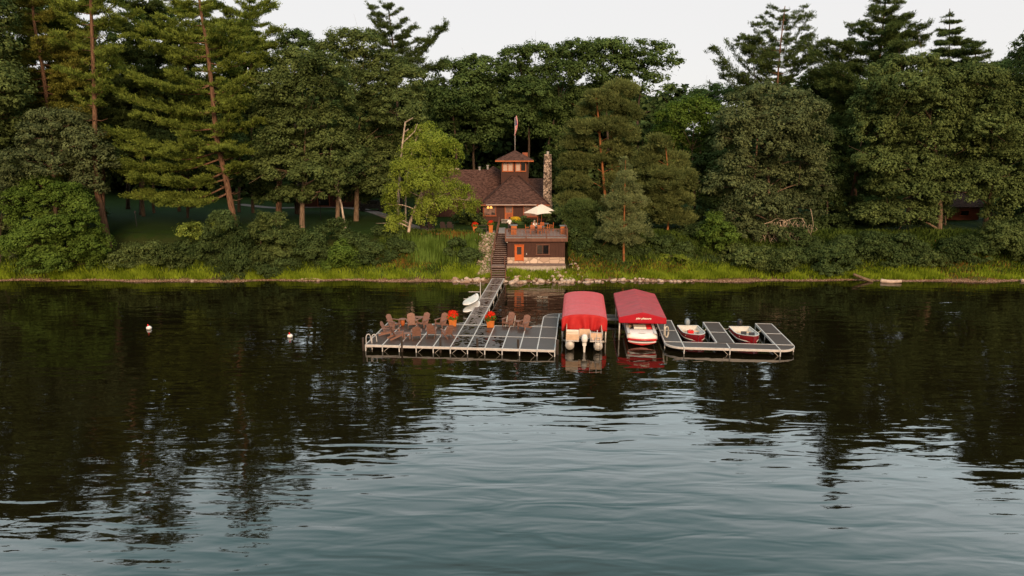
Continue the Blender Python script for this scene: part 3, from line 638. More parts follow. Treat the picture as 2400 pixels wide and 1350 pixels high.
broadleaf('oak', 'dense grey-green oak right of the canopied boats, dead lower twigs', 'tree', 79, [(1812, 625), (1806, 520), (1800, 400), (1800, 320)],
          [(1745, 235, 46, 28), (1800, 228, 48, 26), (1860, 238, 46, 28), (1905, 268, 32, 30), (1730, 280, 48, 34), (1790, 280, 58, 36), (1855, 290, 56, 36), (1905, 320, 34, 34), (1715, 330, 44, 36), (1775, 340, 58, 36), (1840, 350, 58, 38), (1895, 375, 40, 36), (1720, 390, 46, 36), (1790, 400, 58, 38), (1860, 415, 58, 38), (1910, 435, 40, 36), (1700, 440, 40, 36), (1760, 455, 54, 36), (1830, 470, 56, 36), (1890, 490, 48, 36), (1725, 500, 44, 32), (1790, 515, 50, 28), (1855, 530, 46, 30), (1800, 480, 60, 40), (1800, 545, 60, 26), (1750, 540, 44, 22)],
          'leaf_grey', 'bark_oak', .30, 52, dyb=-.7, **OK)
broadleaf('oak', 'huge rounded oak left of the red cabin at the right', 'tree', 80, [(2190, 620), (2203, 520), (2200, 400), (2180, 280)],
          [(2110, 160, 50, 30), (2170, 155, 50, 30), (2060, 200, 46, 34), (2120, 210, 62, 38), (2185, 205, 60, 38), (2050, 255, 52, 38), (2110, 270, 62, 40), (2180, 265, 58, 40), (2040, 310, 44, 36), (2100, 330, 62, 40), (2170, 330, 60, 40), (2060, 380, 48, 34), (2120, 390, 60, 38), (2185, 395, 54, 36), (2070, 440, 54, 32), (2140, 450, 60, 34), (2060, 495, 50, 28), (2120, 505, 52, 28), (2180, 465, 44, 30)],
          'leaf_oak', 'bark_oak', .36, 53, **OK)
broadleaf('oak', 'big spreading oak at the right edge over the red cabin', 'tree', 80.5, [(2290, 610), (2312, 510), (2325, 420), (2325, 300)],
          [(2240, 185, 46, 30), (2290, 180, 48, 28), (2345, 195, 46, 30), (2240, 235, 50, 36), (2300, 240, 60, 38), (2365, 245, 52, 40), (2400, 290, 46, 44), (2250, 290, 54, 38), (2315, 300, 62, 40), (2375, 320, 52, 42), (2240, 345, 54, 36), (2305, 360, 62, 38), (2370, 390, 54, 40), (2240, 405, 52, 34), (2290, 420, 58, 34), (2350, 450, 52, 36), (2235, 455, 50, 26), (2400, 460, 44, 50), (2340, 500, 34, 26)],
          'leaf_oak', 'bark_oak', .36, 54, **OK)
# ---------- woodland behind the lodge
BG = dict(cr=1.0, per=62, ls=.36)
bgt = [(104, [(1070, 420), (1069, 340), (1060, 260)], [(1060, 170, 40, 26), (1030, 205, 40, 32), (1090, 205, 44, 34), (1060, 245, 48, 34), (1030, 265, 36, 30), (1095, 275, 40, 28), (1040, 310, 36, 24), (1090, 325, 30, 20)], 'dark woodland oak behind the lodge wing, bare trunk showing'),
       (107, [(1112, 420), (1110, 340), (1125, 250)], [(1120, 158, 44, 26), (1165, 165, 44, 26), (1110, 205, 44, 34), (1160, 215, 52, 36), (1130, 262, 50, 34), (1180, 270, 40, 30), (1150, 310, 40, 26), (1125, 345, 24, 20)], 'woodland oak left of the flagpole, its trunk above the wing roof'),
       (106, [(1235, 430), (1240, 340), (1235, 240)], [(1210, 130, 40, 22), (1255, 128, 42, 22), (1210, 175, 48, 34), (1265, 180, 48, 36), (1235, 225, 56, 38), (1275, 250, 40, 34), (1215, 275, 48, 28), (1250, 305, 36, 22)], 'tall woodland oak directly behind the flag'),
       (108, [(1284, 420), (1285, 340), (1310, 240)], [(1310, 135, 42, 22), (1350, 120, 40, 20), (1310, 180, 48, 34), (1360, 175, 48, 36), (1330, 225, 54, 38), (1375, 240, 44, 36), (1310, 285, 50, 34), (1320, 330, 40, 26), (1300, 365, 26, 22)], 'woodland oak behind the stone chimney'),
       (105, [(1430, 480), (1425, 340), (1420, 230)], [(1400, 118, 44, 20), (1445, 120, 42, 22), (1390, 165, 46, 34), (1445, 170, 52, 38), (1415, 220, 54, 38), (1470, 225, 40, 38), (1480, 150, 34, 30)], 'woodland oak behind the orange-barked pine'),
       (103, [(1497, 400), (1494, 310), (1497, 240), (1510, 180)], [(1520, 112, 34, 18), (1560, 122, 32, 18), (1500, 150, 34, 26), (1545, 160, 40, 24), (1588, 160, 20, 20), (1580, 215, 24, 16), (1520, 200, 34, 24), (1555, 255, 26, 12)], 'open-branched oak against the sky right of the orange-barked pine'),
       (112, [(1640, 420), (1642, 330), (1645, 260)], [(1640, 222, 34, 14), (1690, 215, 30, 16), (1730, 220, 40, 24), (1660, 250, 44, 28), (1610, 245, 36, 22)], 'distant tree top low in the sky gap right of the lodge'),
       (100, [(1930, 480), (1930, 330), (1925, 260)], [(1905, 195, 34, 24), (1945, 205, 36, 28), (1920, 250, 46, 36), (1960, 280, 40, 38), (1925, 310, 44, 36)], 'dark tree between the fan-crowned pine and the broken-topped pine'),
       (101, [(2370, 480), (2368, 330), (2365, 230)], [(2340, 165, 36, 20), (2385, 160, 34, 22), (2360, 210, 46, 34), (2405, 220, 36, 36)], 'far green tree top over the right-edge oak'),
       (98, [(420, 480), (420, 360), (415, 220)], [(400, 150, 50, 40), (345, 190, 50, 44), (440, 210, 56, 46), (380, 250, 60, 46), (330, 300, 50, 44), (430, 300, 56, 44), (310, 130, 40, 34), (260, 210, 44, 40)], 'dark woodland tree behind the big white pine'),
       (99, [(160, 500), (160, 360), (165, 220)], [(150, 110, 50, 40), (250, 130, 44, 36), (190, 170, 56, 46), (110, 220, 56, 46), (210, 250, 56, 46), (60, 130, 50, 40), (30, 230, 50, 50), (270, 290, 50, 44)], 'dark woodland tree behind the pines at the far left'),
       (97, [(560, 480), (562, 380), (560, 250)], [(540, 150, 46, 40), (610, 170, 50, 44), (560, 230, 56, 46), (620, 260, 46, 44), (530, 300, 50, 44), (600, 340, 50, 40)], 'dark woodland tree between the white pine and the pale-trunked oak'),
       (101, [(300, 500), (300, 320), (300, 130)], [(110, 60, 50, 40), (200, 110, 50, 40), (290, 90, 50, 40), (380, 70, 50, 40), (430, 120, 50, 40), (540, 105, 45, 40), (40, 20, 50, 40), (250, 160, 50, 44)], 'broad dark crown filling the gaps between the left pine tops'),
       (110, [(760, 480), (762, 380), (765, 250)], [(740, 190, 60, 50), (830, 200, 60, 50), (900, 240, 60, 50), (980, 230, 50, 44), (1010, 270, 44, 40), (780, 290, 70, 50), (880, 320, 70, 50), (960, 330, 60, 46)], 'dark woodland tree filling the gap behind the two oaks')]
for i, (Y, tr, lb, lab) in enumerate(bgt):
    sparse = 'open-branched' in lab
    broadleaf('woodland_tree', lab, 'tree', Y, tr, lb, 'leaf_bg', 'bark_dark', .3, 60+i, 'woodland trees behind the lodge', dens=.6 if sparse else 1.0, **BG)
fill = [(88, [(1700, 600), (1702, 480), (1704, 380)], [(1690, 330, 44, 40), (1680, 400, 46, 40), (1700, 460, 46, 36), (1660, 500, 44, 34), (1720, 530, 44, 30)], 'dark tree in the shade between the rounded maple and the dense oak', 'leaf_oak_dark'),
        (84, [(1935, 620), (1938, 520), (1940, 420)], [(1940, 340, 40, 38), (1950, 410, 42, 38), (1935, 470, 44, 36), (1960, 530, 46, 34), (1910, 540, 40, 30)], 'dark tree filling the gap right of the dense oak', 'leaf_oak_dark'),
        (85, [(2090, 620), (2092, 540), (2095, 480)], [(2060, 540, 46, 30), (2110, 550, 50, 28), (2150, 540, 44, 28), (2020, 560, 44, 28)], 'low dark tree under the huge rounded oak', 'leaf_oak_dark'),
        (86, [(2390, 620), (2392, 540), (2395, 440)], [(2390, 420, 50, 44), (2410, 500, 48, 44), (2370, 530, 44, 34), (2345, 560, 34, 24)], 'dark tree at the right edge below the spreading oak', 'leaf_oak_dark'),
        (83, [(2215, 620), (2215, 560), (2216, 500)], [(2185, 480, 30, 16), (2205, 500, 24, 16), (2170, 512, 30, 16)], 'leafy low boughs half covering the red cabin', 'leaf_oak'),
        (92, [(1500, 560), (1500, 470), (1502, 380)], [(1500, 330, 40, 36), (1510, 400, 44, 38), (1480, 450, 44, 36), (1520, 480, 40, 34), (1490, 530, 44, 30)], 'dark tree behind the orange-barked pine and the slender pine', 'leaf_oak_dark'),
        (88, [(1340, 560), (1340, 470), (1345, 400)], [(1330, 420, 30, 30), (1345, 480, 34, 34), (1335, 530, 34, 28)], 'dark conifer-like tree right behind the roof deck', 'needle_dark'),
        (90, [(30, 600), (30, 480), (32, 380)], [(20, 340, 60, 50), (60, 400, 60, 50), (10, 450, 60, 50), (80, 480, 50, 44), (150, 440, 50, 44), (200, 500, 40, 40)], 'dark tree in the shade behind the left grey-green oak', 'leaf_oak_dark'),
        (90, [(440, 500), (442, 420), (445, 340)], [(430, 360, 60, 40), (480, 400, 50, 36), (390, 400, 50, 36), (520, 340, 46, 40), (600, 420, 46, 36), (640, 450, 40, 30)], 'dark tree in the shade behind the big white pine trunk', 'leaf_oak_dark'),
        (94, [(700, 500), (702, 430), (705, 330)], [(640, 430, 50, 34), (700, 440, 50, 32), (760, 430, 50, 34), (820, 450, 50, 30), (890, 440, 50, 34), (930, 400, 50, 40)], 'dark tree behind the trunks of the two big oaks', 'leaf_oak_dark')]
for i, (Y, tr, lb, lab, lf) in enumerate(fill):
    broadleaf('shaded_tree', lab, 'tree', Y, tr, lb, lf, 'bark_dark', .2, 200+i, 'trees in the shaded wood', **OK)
for (Y, px, pt, hw, lab, sd) in [(93, 30, -90, 90, 'tall pine standing behind the warm-lit pine at the far left', 71), (95, 170, -70, 85, 'tall pine standing between the two foremost left pines', 72), (96, 330, -60, 85, 'tall pine standing behind the leaning bank pine', 73), (97, 440, -50, 80, 'tall pine standing close behind the big white pine', 74)]:
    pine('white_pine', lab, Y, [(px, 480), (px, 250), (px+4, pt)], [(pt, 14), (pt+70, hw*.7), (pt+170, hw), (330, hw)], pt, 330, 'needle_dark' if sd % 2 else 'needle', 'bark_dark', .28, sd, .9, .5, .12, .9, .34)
off = [(78, -70, -60, 'tall tree just outside the left edge, seen only mirrored in the lake'), (82, -170, -80, 'second tall tree outside the left edge, mirrored in the lake'), (80, 2480, 90, 'tall tree just outside the right edge, mirrored in the lake'), (84, 2590, 60, 'second tall tree outside the right edge, mirrored in the lake')]
for i, (Y, px, pt, lab) in enumerate(off):
    rq = random.Random(i); lb = [(px+rq.uniform(-70, 70)*min(1, .35+(k-pt)/300), k, 60, 46) for k in range(pt, 600, 34) for _ in (0, 1)]
    broadleaf('woodland_tree', lab, 'tree', Y, [(px, 600), (px, 400), (px, pt+40)], lb, 'leaf_oak', 'bark_oak', .35, 220+i, 'trees outside the frame', cr=1.0, per=60, ls=.34)
# bare trunks in the shade
for i, (px, py0, py1, Y, r) in enumerate([(333, 470, 380, 92, .28), (358, 465, 380, 96, .2), (652, 510, 420, 86, .42), (238, 600, 440, 79, .3), (790, 540, 430, 83, .3)]):
    lab = ['bare dark trunk seen under the white pine branches', 'thin bare trunk deep in the shade under the white pine', 'thick dark red trunk left of the pale-trunked oak', 'dark trunk standing close behind the leaning pine', 'grey trunk just left of the thin leaning tree'][i]
    broadleaf('shaded_tree', lab, 'tree', Y, [(px, py0), (px+2, (py0+py1)/2), (px+4, py1-40)], [(px-10, py1-70, 50, 34), (px+25, py1-50, 44, 30)], 'leaf_oak_dark', 'bark_pine' if i in (2, 3) else 'bark_oak', r, 90+i, 'bare trunks in the shaded wood', r1=r*.7, **OK)
# far wood closing the view between the trunks (one mass)
def farwood():
    rg = np.random.default_rng(5); lobes = []
    for gx in np.tile(np.arange(-132, 133, 6.0), 2):
        for gz in np.arange(3, 26, 4.2):
            x = gx+rg.uniform(-2, 2); y = rg.uniform(122, 148); px_ = 1200+x/y*1600
            if gz > (12 if 1590 < px_ < 1720 else 22): continue
            lobes.append(((x, y, gz+rg.uniform(-1, 1)), (5.2, 3.5, 3.8)))
    V, T = clumps(lobes, rg, 2.4, 30, 1.15, .7, 1.3, keep=.0)
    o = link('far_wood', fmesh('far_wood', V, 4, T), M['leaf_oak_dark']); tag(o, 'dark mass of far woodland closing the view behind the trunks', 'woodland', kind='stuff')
farwood()
# ---------- shrubs on the bank
SB = dict(cr=.55, per=70, ls=.2)
def shrub(label, Y, lobes, leaf, seed, name='shrub', stem=None, bk='bark_dark', group='shrubs on the bank', r=.05, **k):
    kk = dict(SB); kk.update(k)
    px = sum(l[0] for l in lobes)/len(lobes); pb = max(l[1]+l[3]*.6 for l in lobes); pt = min(l[1] for l in lobes)
    return broadleaf(name, label, 'shrub', Y, stem or [(px, pb), (px, (pb+pt)/2), (px+3, pt)], lobes, leaf, bk, r, seed, group, r1=.02, **kk)
shrub('big bright-green leafy bush at the far left water edge', 72.2, [(95, 440, 44, 24), (150, 450, 40, 26), (55, 470, 40, 30), (110, 485, 48, 32), (180, 480, 38, 30), (60, 520, 46, 34), (130, 535, 50, 34), (190, 530, 40, 34), (80, 570, 50, 34), (150, 585, 50, 32), (210, 575, 38, 32), (110, 618, 46, 26), (170, 630, 44, 24), (225, 615, 32, 26), (140, 652, 34, 12), (30, 580, 36, 36)], 'leaf_bright', 101, 'maple_bush', r=.1)
shrub('dark bush cut by the left edge of the picture', 73, [(10, 540, 40, 40), (15, 610, 40, 34), (-20, 470, 44, 50)], 'leaf_grey', 102)
shrub('low dark shrub just right of the leaning pine foot', 73, [(290, 615, 30, 22), (325, 605, 30, 24), (305, 590, 22, 16)], 'leaf_oak', 103)
shrub('leafy shrub with upright tips under the white pine', 73.2, [(360, 590, 30, 22), (390, 605, 34, 26), (345, 615, 32, 22), (415, 615, 30, 22)], 'leaf_oak', 104)
shrub('shrub between the upright-tipped shrub and the hanging evergreen', 73.5, [(440, 585, 34, 26), (470, 605, 34, 26), (435, 620, 30, 18)], 'leaf_oak_dark', 105)
shrub('dark shrub beside the foot of the white pine', 75.5, [(440, 545, 34, 20), (475, 560, 34, 22), (500, 535, 30, 20)], 'needle', 106)
shrub('sapling with a thin pale stem below the pale-trunked oak', 73.8, [(650, 520, 22, 24), (640, 555, 36, 22), (680, 560, 32, 22), (655, 585, 36, 20), (625, 600, 30, 20)], 'leaf_oak', 107, 'sapling', [(678, 628), (668, 590), (660, 540), (648, 500)], 'bark_birch', r=.05)
shrub('dark leafy bush at the foot of the pale-trunked oak', 73.4, [(720, 580, 34, 28), (745, 600, 32, 26), (700, 612, 32, 22), (735, 560, 26, 20), (768, 615, 24, 18)], 'leaf_oak_dark', 108)
shrub('dark bush right of the hanging evergreen at the water', 72.8, [(630, 630, 34, 20), (665, 625, 30, 18), (610, 600, 28, 22)], 'leaf_oak_dark', 109)
shrub('bright fan-leaved sapling on the bank left of the reeds', 73.2, [(793, 575, 14, 16), (800, 595, 30, 16), (815, 612, 32, 18), (790, 620, 28, 14), (840, 618, 26, 16)], 'leaf_bright', 110, 'sapling')
shrub('small dark shrub at the lawn edge left of the birch foot', 77, [(900, 545, 20, 14), (930, 550, 18, 14)], 'leaf_oak_dark', 111)
shrub('dark feathery bush on the bank above the fan-leaved sapling', 75, [(770, 545, 30, 20), (810, 555, 30, 20), (790, 530, 22, 16), (840, 570, 28, 18)], 'leaf_oak_dark', 160)
shrub('tall leafy sapling clump left of the pale-trunked oak foot', 74.6, [(610, 540, 26, 24), (590, 570, 30, 24), (630, 575, 30, 22), (615, 515, 18, 18)], 'leaf_oak', 161, 'sapling')
shrub('dark weed bush between the fan-leaved sapling and the reeds', 73.8, [(880, 585, 30, 18), (910, 600, 28, 16), (865, 605, 26, 14)], 'leaf_oak_dark', 162)
shrub('small dark bush in the middle of the reeds', 74.2, [(1065, 575, 18, 12), (1050, 590, 18, 12)], 'leaf_oak_dark', 163, cr=.4)
shrub('dark low bush on the bank below the birch foot', 75.2, [(950, 580, 24, 12), (925, 572, 22, 12)], 'leaf_oak_dark', 164, cr=.4)
shrub('rounded shrub at the left corner of the lodge', 84, [(1085, 510, 20, 10), (1105, 516, 20, 10), (1095, 500, 18, 8)], 'leaf_oak', 112, cr=.45)
shrub('low hedge under the lodge window behind the red flower tubs', 84.5, [(1125, 524, 18, 5), (1150, 524, 16, 5)], 'leaf_oak', 113, 'hedge', cr=.35)
shrub('dark hedge behind the dining table, under the lodge window', 84, [(1222, 525, 14, 12), (1245, 523, 14, 10)], 'leaf_oak_dark', 114, 'hedge', cr=.4)
shrub('rounded green shrub behind the umbrellas', 83, [(1298, 505, 20, 14), (1318, 512, 16, 12), (1285, 515, 16, 12)], 'leaf_oak', 115, cr=.45)
shrub('dark plant with yellow blooms on the bank by the rocks', 73.6, [(1103, 592, 20, 14), (1095, 605, 20, 12), (1118, 600, 14, 12)], 'leaf_oak_dark', 116, cr=.4)
shrub('small round shrub at the head of the rock slope', 77, [(1118, 548, 12, 9)], 'leaf_oak_dark', 117, cr=.35)
right = [(1360, 585, 75.5, [(1350, 560, 26, 24), (1380, 585, 32, 24), (1360, 610, 28, 18), (1400, 615, 30, 16)], 'leaf_oak_dark', 'dark shrub beside the right wall of the boathouse'),
         (1470, 605, 74.6, [(1440, 605, 28, 18), (1500, 600, 30, 20), (1480, 585, 28, 22), (1520, 615, 28, 12)], 'leaf_oak_dark', 'dark low shrub right behind the young grey-green pine trunk'),
         (1570, 600, 75.5, [(1555, 575, 30, 24), (1585, 600, 30, 20), (1545, 605, 28, 18)], 'leaf_oak_dark', 'dark shrub at the foot of the slender pine'),
         (1660, 620, 73.6, [(1650, 615, 30, 18), (1685, 622, 30, 14)], 'leaf_oak_dark', 'low dark shrub right of the pale sumac'),
         (1520, 600, 76, [(1500, 590, 34, 26), (1535, 605, 34, 22), (1520, 570, 26, 20)], 'leaf_oak', 'green shrub between the two slim pine trunks'),
         (1630, 590, 77, [(1620, 560, 32, 30), (1645, 590, 36, 28), (1605, 600, 34, 24), (1640, 540, 26, 22)], 'leaf_oak_dark', 'dark shrub right of the slender pine trunk'),
         (1690, 560, 74.5, [(1680, 520, 28, 24), (1700, 550, 32, 26), (1675, 565, 32, 24), (1705, 585, 30, 20), (1665, 540, 24, 20)], 'leaf_bright', 'bright-leaved shrub left of the oak with dead twigs'),
         (1730, 610, 73.5, [(1715, 600, 38, 28), (1755, 605, 38, 28), (1735, 625, 36, 16)], 'leaf_oak', 'leafy shrub below the dead twigs'),
         (1800, 610, 73.8, [(1795, 600, 38, 28), (1830, 610, 36, 26), (1810, 628, 34, 14)], 'leaf_oak', 'low green shrub under the dense grey-green oak'),
         (1865, 580, 75, [(1860, 560, 40, 34), (1890, 590, 40, 30), (1850, 605, 38, 24)], 'leaf_oak_dark', 'tall dark shrub right of the dead twigs'),
         (1930, 610, 73.4, [(1920, 600, 40, 30), (1955, 612, 38, 26), (1935, 632, 36, 14)], 'leaf_oak_dark', 'round dark shrub above the dark drift log'),
         (1985, 600, 74.5, [(1980, 580, 42, 34), (2020, 600, 40, 30), (1990, 622, 40, 18)], 'leaf_oak_dark', 'dark shrub under the layered hemlock'),
         (2060, 600, 74, [(2050, 580, 42, 36), (2085, 600, 40, 32), (2060, 630, 42, 16)], 'leaf_oak_dark', 'dark shrub above the white drift log'),
         (2130, 590, 74.5, [(2115, 570, 42, 34), (2150, 590, 40, 30), (2130, 615, 40, 20)], 'leaf_oak_dark', 'dark shrub between the white log and the cabin oak'),
         (2190, 620, 73.2, [(2180, 612, 38, 24), (2215, 620, 34, 20)], 'leaf_oak', 'low green shrub under the huge rounded oak'),
         (2255, 600, 75, [(2240, 590, 40, 30), (2275, 600, 38, 28), (2255, 572, 34, 22)], 'leaf_oak_dark', 'dark shrub below the red cabin'),
         (2340, 580, 75.5, [(2330, 560, 40, 34), (2370, 570, 40, 36), (2345, 595, 38, 20)], 'leaf_oak', 'green shrub right of the right-hand oak trunk'),
         (2400, 560, 74.5, [(2395, 540, 40, 44), (2410, 600, 34, 30)], 'leaf_oak', 'green shrub cut by the right edge of the picture')]
for i, (px, py, Y, lb, lf, lab) in enumerate(right): shrub(lab, Y, lb, lf, 130+i)
broadleaf('sumac', 'pale yellow-tipped spindly sumac at the lawn grass right of the young pine', 'shrub', 73.4, [(1603, 648), (1602, 620), (1595, 606)],
          [(1565, 597, 14, 7), (1590, 605, 16, 6), (1612, 612, 12, 6)], 'leaf_birch', 'dead_twig', .035, 150, r1=.02, cr=.3, per=36, ls=.16)
# dead twigs under the oak
def deadtwigs():
    Y = 76.2; rg = random.Random(4); b0 = PY(1800, 520, Y); base = Vector((b0.x, Y, hgt(b0.x, Y)))
    r = empty('dead_bough', base, 0, 'bare pale tangle of dead hanging twigs under the grey-green oak', 'dead branch'); mb = MB()
    def tw(pl, r0):
        pts = [PY(a, b, Y)-base for a, b in pl]; mb.tube(curve_pts(pts, 4), [r0*(1-.8*i/(4*(len(pts)-1))) for i in range(4*(len(pts)-1)+1)], 5)
    tw([(1790, 525), (1806, 520), (1822, 512), (1840, 517)], .045); tw([(1836, 522), (1852, 514), (1868, 511), (1884, 513)], .035); tw([(1828, 520), (1830, 540), (1822, 560), (1812, 575)], .05)
    tw([(1800, 528), (1795, 545), (1792, 565)], .04); tw([(1880, 512), (1890, 530), (1895, 545)], .04); tw([(1850, 530), (1852, 560), (1852, 590)], .03)
    tw([(1900, 490), (1906, 530), (1895, 555)], .035); tw([(1826, 516), (1840, 520), (1852, 540)], .04)
    for _ in range(150):
        x = rg.gauss(1838, 28); y = rg.uniform(512, 556)+abs(x-1838)*.12; l = rg.uniform(8, 34)
        tw([(x, y), (x+rg.uniform(-7, 7), y+l*.5), (x+rg.uniform(-10, 10), y+l)], .022)
    mb.build('twigs', M['dead_twig'], r)
deadtwigs()
# ---------- grasses (uncountable)
def in_structs(x, y):
    return (-2.75 < x < 6.6 and y > 71.6 and x < 6.2 and y < 82) or (-3.7+.25*math.sin(y*3) < x < -.4 and y > 70.7)
def grass(name, label, leaf, n, fx, fy, h, wd, seed, lean=.25, ok=lambda x, y: True):
    rg = np.random.default_rng(seed); xs = fx(rg, n); ts = fy(rg, n); C = []; hh = []
    for x, t in zip(xs, ts):
        y = YS+t
        if (in_structs(x, y) and name != 'slope_weeds') or not ok(x, y): continue
        z = hgt(x, y)
        if z < .05: continue
        C.append((x, y, z))
    C = np.array(C); k = len(C); H = h[0]+(h[1]-h[0])*rg.uniform(0, 1, k)**1.3
    T = np.stack([rg.normal(0, lean, k), rg.normal(0, lean, k), np.ones(k)], 1)
    NR = np.stack([rg.normal(0, 1, k), -np.abs(rg.normal(1, .6, k)), rg.normal(0, .3, k)], 1)
    V = cards(C+unit(T)*(H*.45)[:, None], T, NR, H, wd*rg.uniform(.7, 1.3, k))
    clump = .5+.5*np.sin(C[:, 0]*1.7+np.sin(C[:, 1]*2.3)*1.5)
    o = link(name, fmesh(name, V, 4, clump*.45+rg.uniform(0, .55, k)), M[leaf]); tag(o, label, 'grass', kind='stuff')
U = lambda a, b: (lambda rg, n: rg.uniform(a, b, n))
random.seed(8)
def patchy(x, y): return math.sin(x*.31+2)+.6*math.sin(x*.9)+.4*math.sin(x*2.1+y)+random.gauss(0, .55) > -.55
grass('shore_grass', 'bright yellow-green grass along the water edge', 'grass', 70000, U(-58, 58), lambda rg, n: .12+np.abs(rg.normal(.0, 1.1, n)), (.25, .75), .07, 1, ok=patchy)
grass('bank_weeds', 'mixed dark weeds covering the bank', 'weed', 70000, U(-58, 58), lambda rg, n: rg.uniform(1.2, 8.2, n), (.2, .65), .12, 2, .5, ok=lambda x, y: not (-2.9 < x < .2) and not (-47 < x < -30 and y > YS+3.2) and not (-30 < x < -15 and y > YS+5.6))
grass('bank_weeds', 'green weeds on the open bank left of the rock slope', 'reed', 9000, U(-18, -3.2), lambda rg, n: rg.uniform(.6, 6.0, n), (.15, .45), .10, 3, .5, ok=lambda x, y: math.sin(x*1.1+y*.7)+math.sin(x*.43-y*1.3)+random.gauss(0, .5) > -.2)
grass('slope_weeds', 'sparse weeds growing through the rock slope', 'reed', 900, U(-3.9, -1.9), lambda rg, n: rg.uniform(.9, 6.5, n), (.15, .4), .08, 7, .5, ok=lambda x, y: True)
grass('reeds', 'tall light-green reeds on the bank left of the stairs', 'reed', 2000, lambda rg, n: np.where(rg.uniform(0, 1, n) < .72, rg.normal(-9.0, 1.3, n), rg.normal(-4.9, .7, n)), lambda rg, n: rg.uniform(2.6, 5.8, n), (.7, 1.6), .095, 4, .07)
grass('dry_grass', 'rusty dry grass patches on the bank', 'rust', 12000, lambda rg, n: np.concatenate([rg.normal(-12, 1.5, n//5), rg.normal(-5.5, 1.6, n//5), rg.normal(8.5, 1.6, n//5), rg.normal(16, 2.0, n//5), rg.normal(49, 4, n-4*(n//5))]), lambda rg, n: np.concatenate([rg.normal(3, .7, n//5), rg.normal(6.6, .5, n//5), rg.normal(2.2, .8, n//5), rg.normal(1.8, .5, n//5), rg.normal(2.4, 1.0, n-4*(n//5))]), (.2, .5), .09, 5, .5)
grass('under_deck_plants', 'leafy green plants below the boathouse ledge', 'grass', 4000, U(-.2, 9.5), lambda rg, n: rg.uniform(-.3, 1.2, n), (.15, .42), .1, 6, .5, ok=lambda x, y: math.sin(x*2.3)+math.sin(x*5.1+y*3)+random.gauss(0, .5) > -.5)
# ------------------------------------------------------------------ docks
S = 1.2182; RW = 2.9; DZ = .45
def panel_mesh(w, d, name='deck_panel'):
    return MB().box((0, 0, -.02), (w, d, .04)).mesh(name)
PCACHE = {}
def dock(name, label, cells, extra_polys=(), legs=(), braces=(), group=None, origin=(0, 0)):
    """cells: (a0,a1,b0,b1,mat)"""
    root = empty(name, D(origin[0], origin[1], 0), -PHI, label, 'dock', group); ox, oy = origin
    fr = MB(); T = .075; H = .16
    done = set()
    def rail(a0, b0, a1, b1):
        k = tuple(round(v, 2) for v in (a0, b0, a1, b1))
        if k in done: return
        done.add(k)
        lift = .003 if abs(a0-a1) < .01 else 0.0
        e = .035
        if abs(a0-a1) < .01: fr.box((a0-ox, (b0+b1)/2-oy, DZ-H/2+.012+lift), (T, b1-b0-T, H))
        else: fr.box(((a0+a1)/2-ox, b0-oy, DZ-H/2+.012), (a1-a0+(T if True else 0)-.004, T, H+.002*len(done) % .004))
    for (a0, a1, b0, b1, mt) in cells:
        key = (round(a1-a0, 3), round(b1-b0, 3), mt)
        if key not in PCACHE: PCACHE[key] = panel_mesh(a1-a0-T-.004, b1-b0-T-.004)
        link('deck_panel', PCACHE[key], M[mt], root, ((a0+a1)/2-ox, (b0+b1)/2-oy, DZ))
        rail(a0, b0, a1, b0); rail(a0, b1, a1, b1); rail(a0, b0, a0, b1); rail(a1, b0, a1, b1)
    for pts in extra_polys:
        c = (sum(p[0] for p in pts)/len(pts), sum(p[1] for p in pts)/len(pts))
        mb = MB().poly([(c[0]+(p[0]-c[0])*.93-ox, c[1]+(p[1]-c[1])*.93-oy) for p in pts], DZ-.04, DZ-.004); mb.build('deck_panel', M['deck'], root)
        for i in range(len(pts)):
            p, q = pts[i], pts[(i+1) % len(pts)]
            fr.bar((p[0]-ox, p[1]-oy, DZ-.075), (q[0]-ox, q[1]-oy, DZ-.075), .05, .15)
    fr.build('frame', M['white_metal'], root)
    lm = None
    for (a, b) in legs:
        if lm is None: lm = MB().tube([(0, 0, -1.6), (0, 0, DZ-.02)], .042, 8).mesh('leg', True)
        link('leg', lm, M['galv'], root, (a-ox, b-oy-.045, 0))
    for (a, b, sg) in braces:
        MB().bar((a-ox, b-oy-.02, DZ-.55), (a+sg*.45-ox, b-oy-.02, DZ-.15), .025, .025).build('brace', M['galv'], root)
    return root
def arc(cx, cy, r, a0, a1, n=8): return [(cx+r*math.cos(R(a0+(a1-a0)*i/n)), cy+r*math.sin(R(a0+(a1-a0)*i/n))) for i in range(n+1)]
cells = []
for i in range(11):
    for j in range(2):
        cells.append((i*S, (i+1)*S, j*RW, (j+1)*RW, 'deck_splash' if 5 <= i <= 7 and not (i == 7 and j == 1) else 'deck'))
A11 = 11*S; B2 = 2*RW
cells.append((A11-S, A11, B2, B2+3.0, 'deck'))
main = dock('dock', 'wide brown-panelled main dock with white rails holding the lounge chairs', cells,
    [[(A11-S, B2+3.0), (A11, B2+3.0)]+arc(A11, B2+3.0, S*.98, 90, 180, 6)[0:],
     [(5*S-1.1, B2+.04), (5*S-.04, B2+.04), (5*S-.04, B2+.75)], [(6*S+.04, B2+.04), (6*S+.7, B2+.04), (6*S+.04, B2+.7)],
     [(10*S-1.0, B2+.04), (10*S-.04, B2+.04), (10*S-.04, B2+.6)]],
    [(i*S, -.01) for i in range(12)]+[(i*S, RW) for i in range(0, 12, 2)]+[(0, B2), (3*S, B2), (8*S, B2)],
    [(S, 0, 1), (3*S, 0, 1), (4*S, 0, 1), (5*S, 0, 1), (6*S, 0, -1), (7*S, 0, -1), (8*S, 0, -1), (10*S, 0, -1), (11*S, 0, -1)])
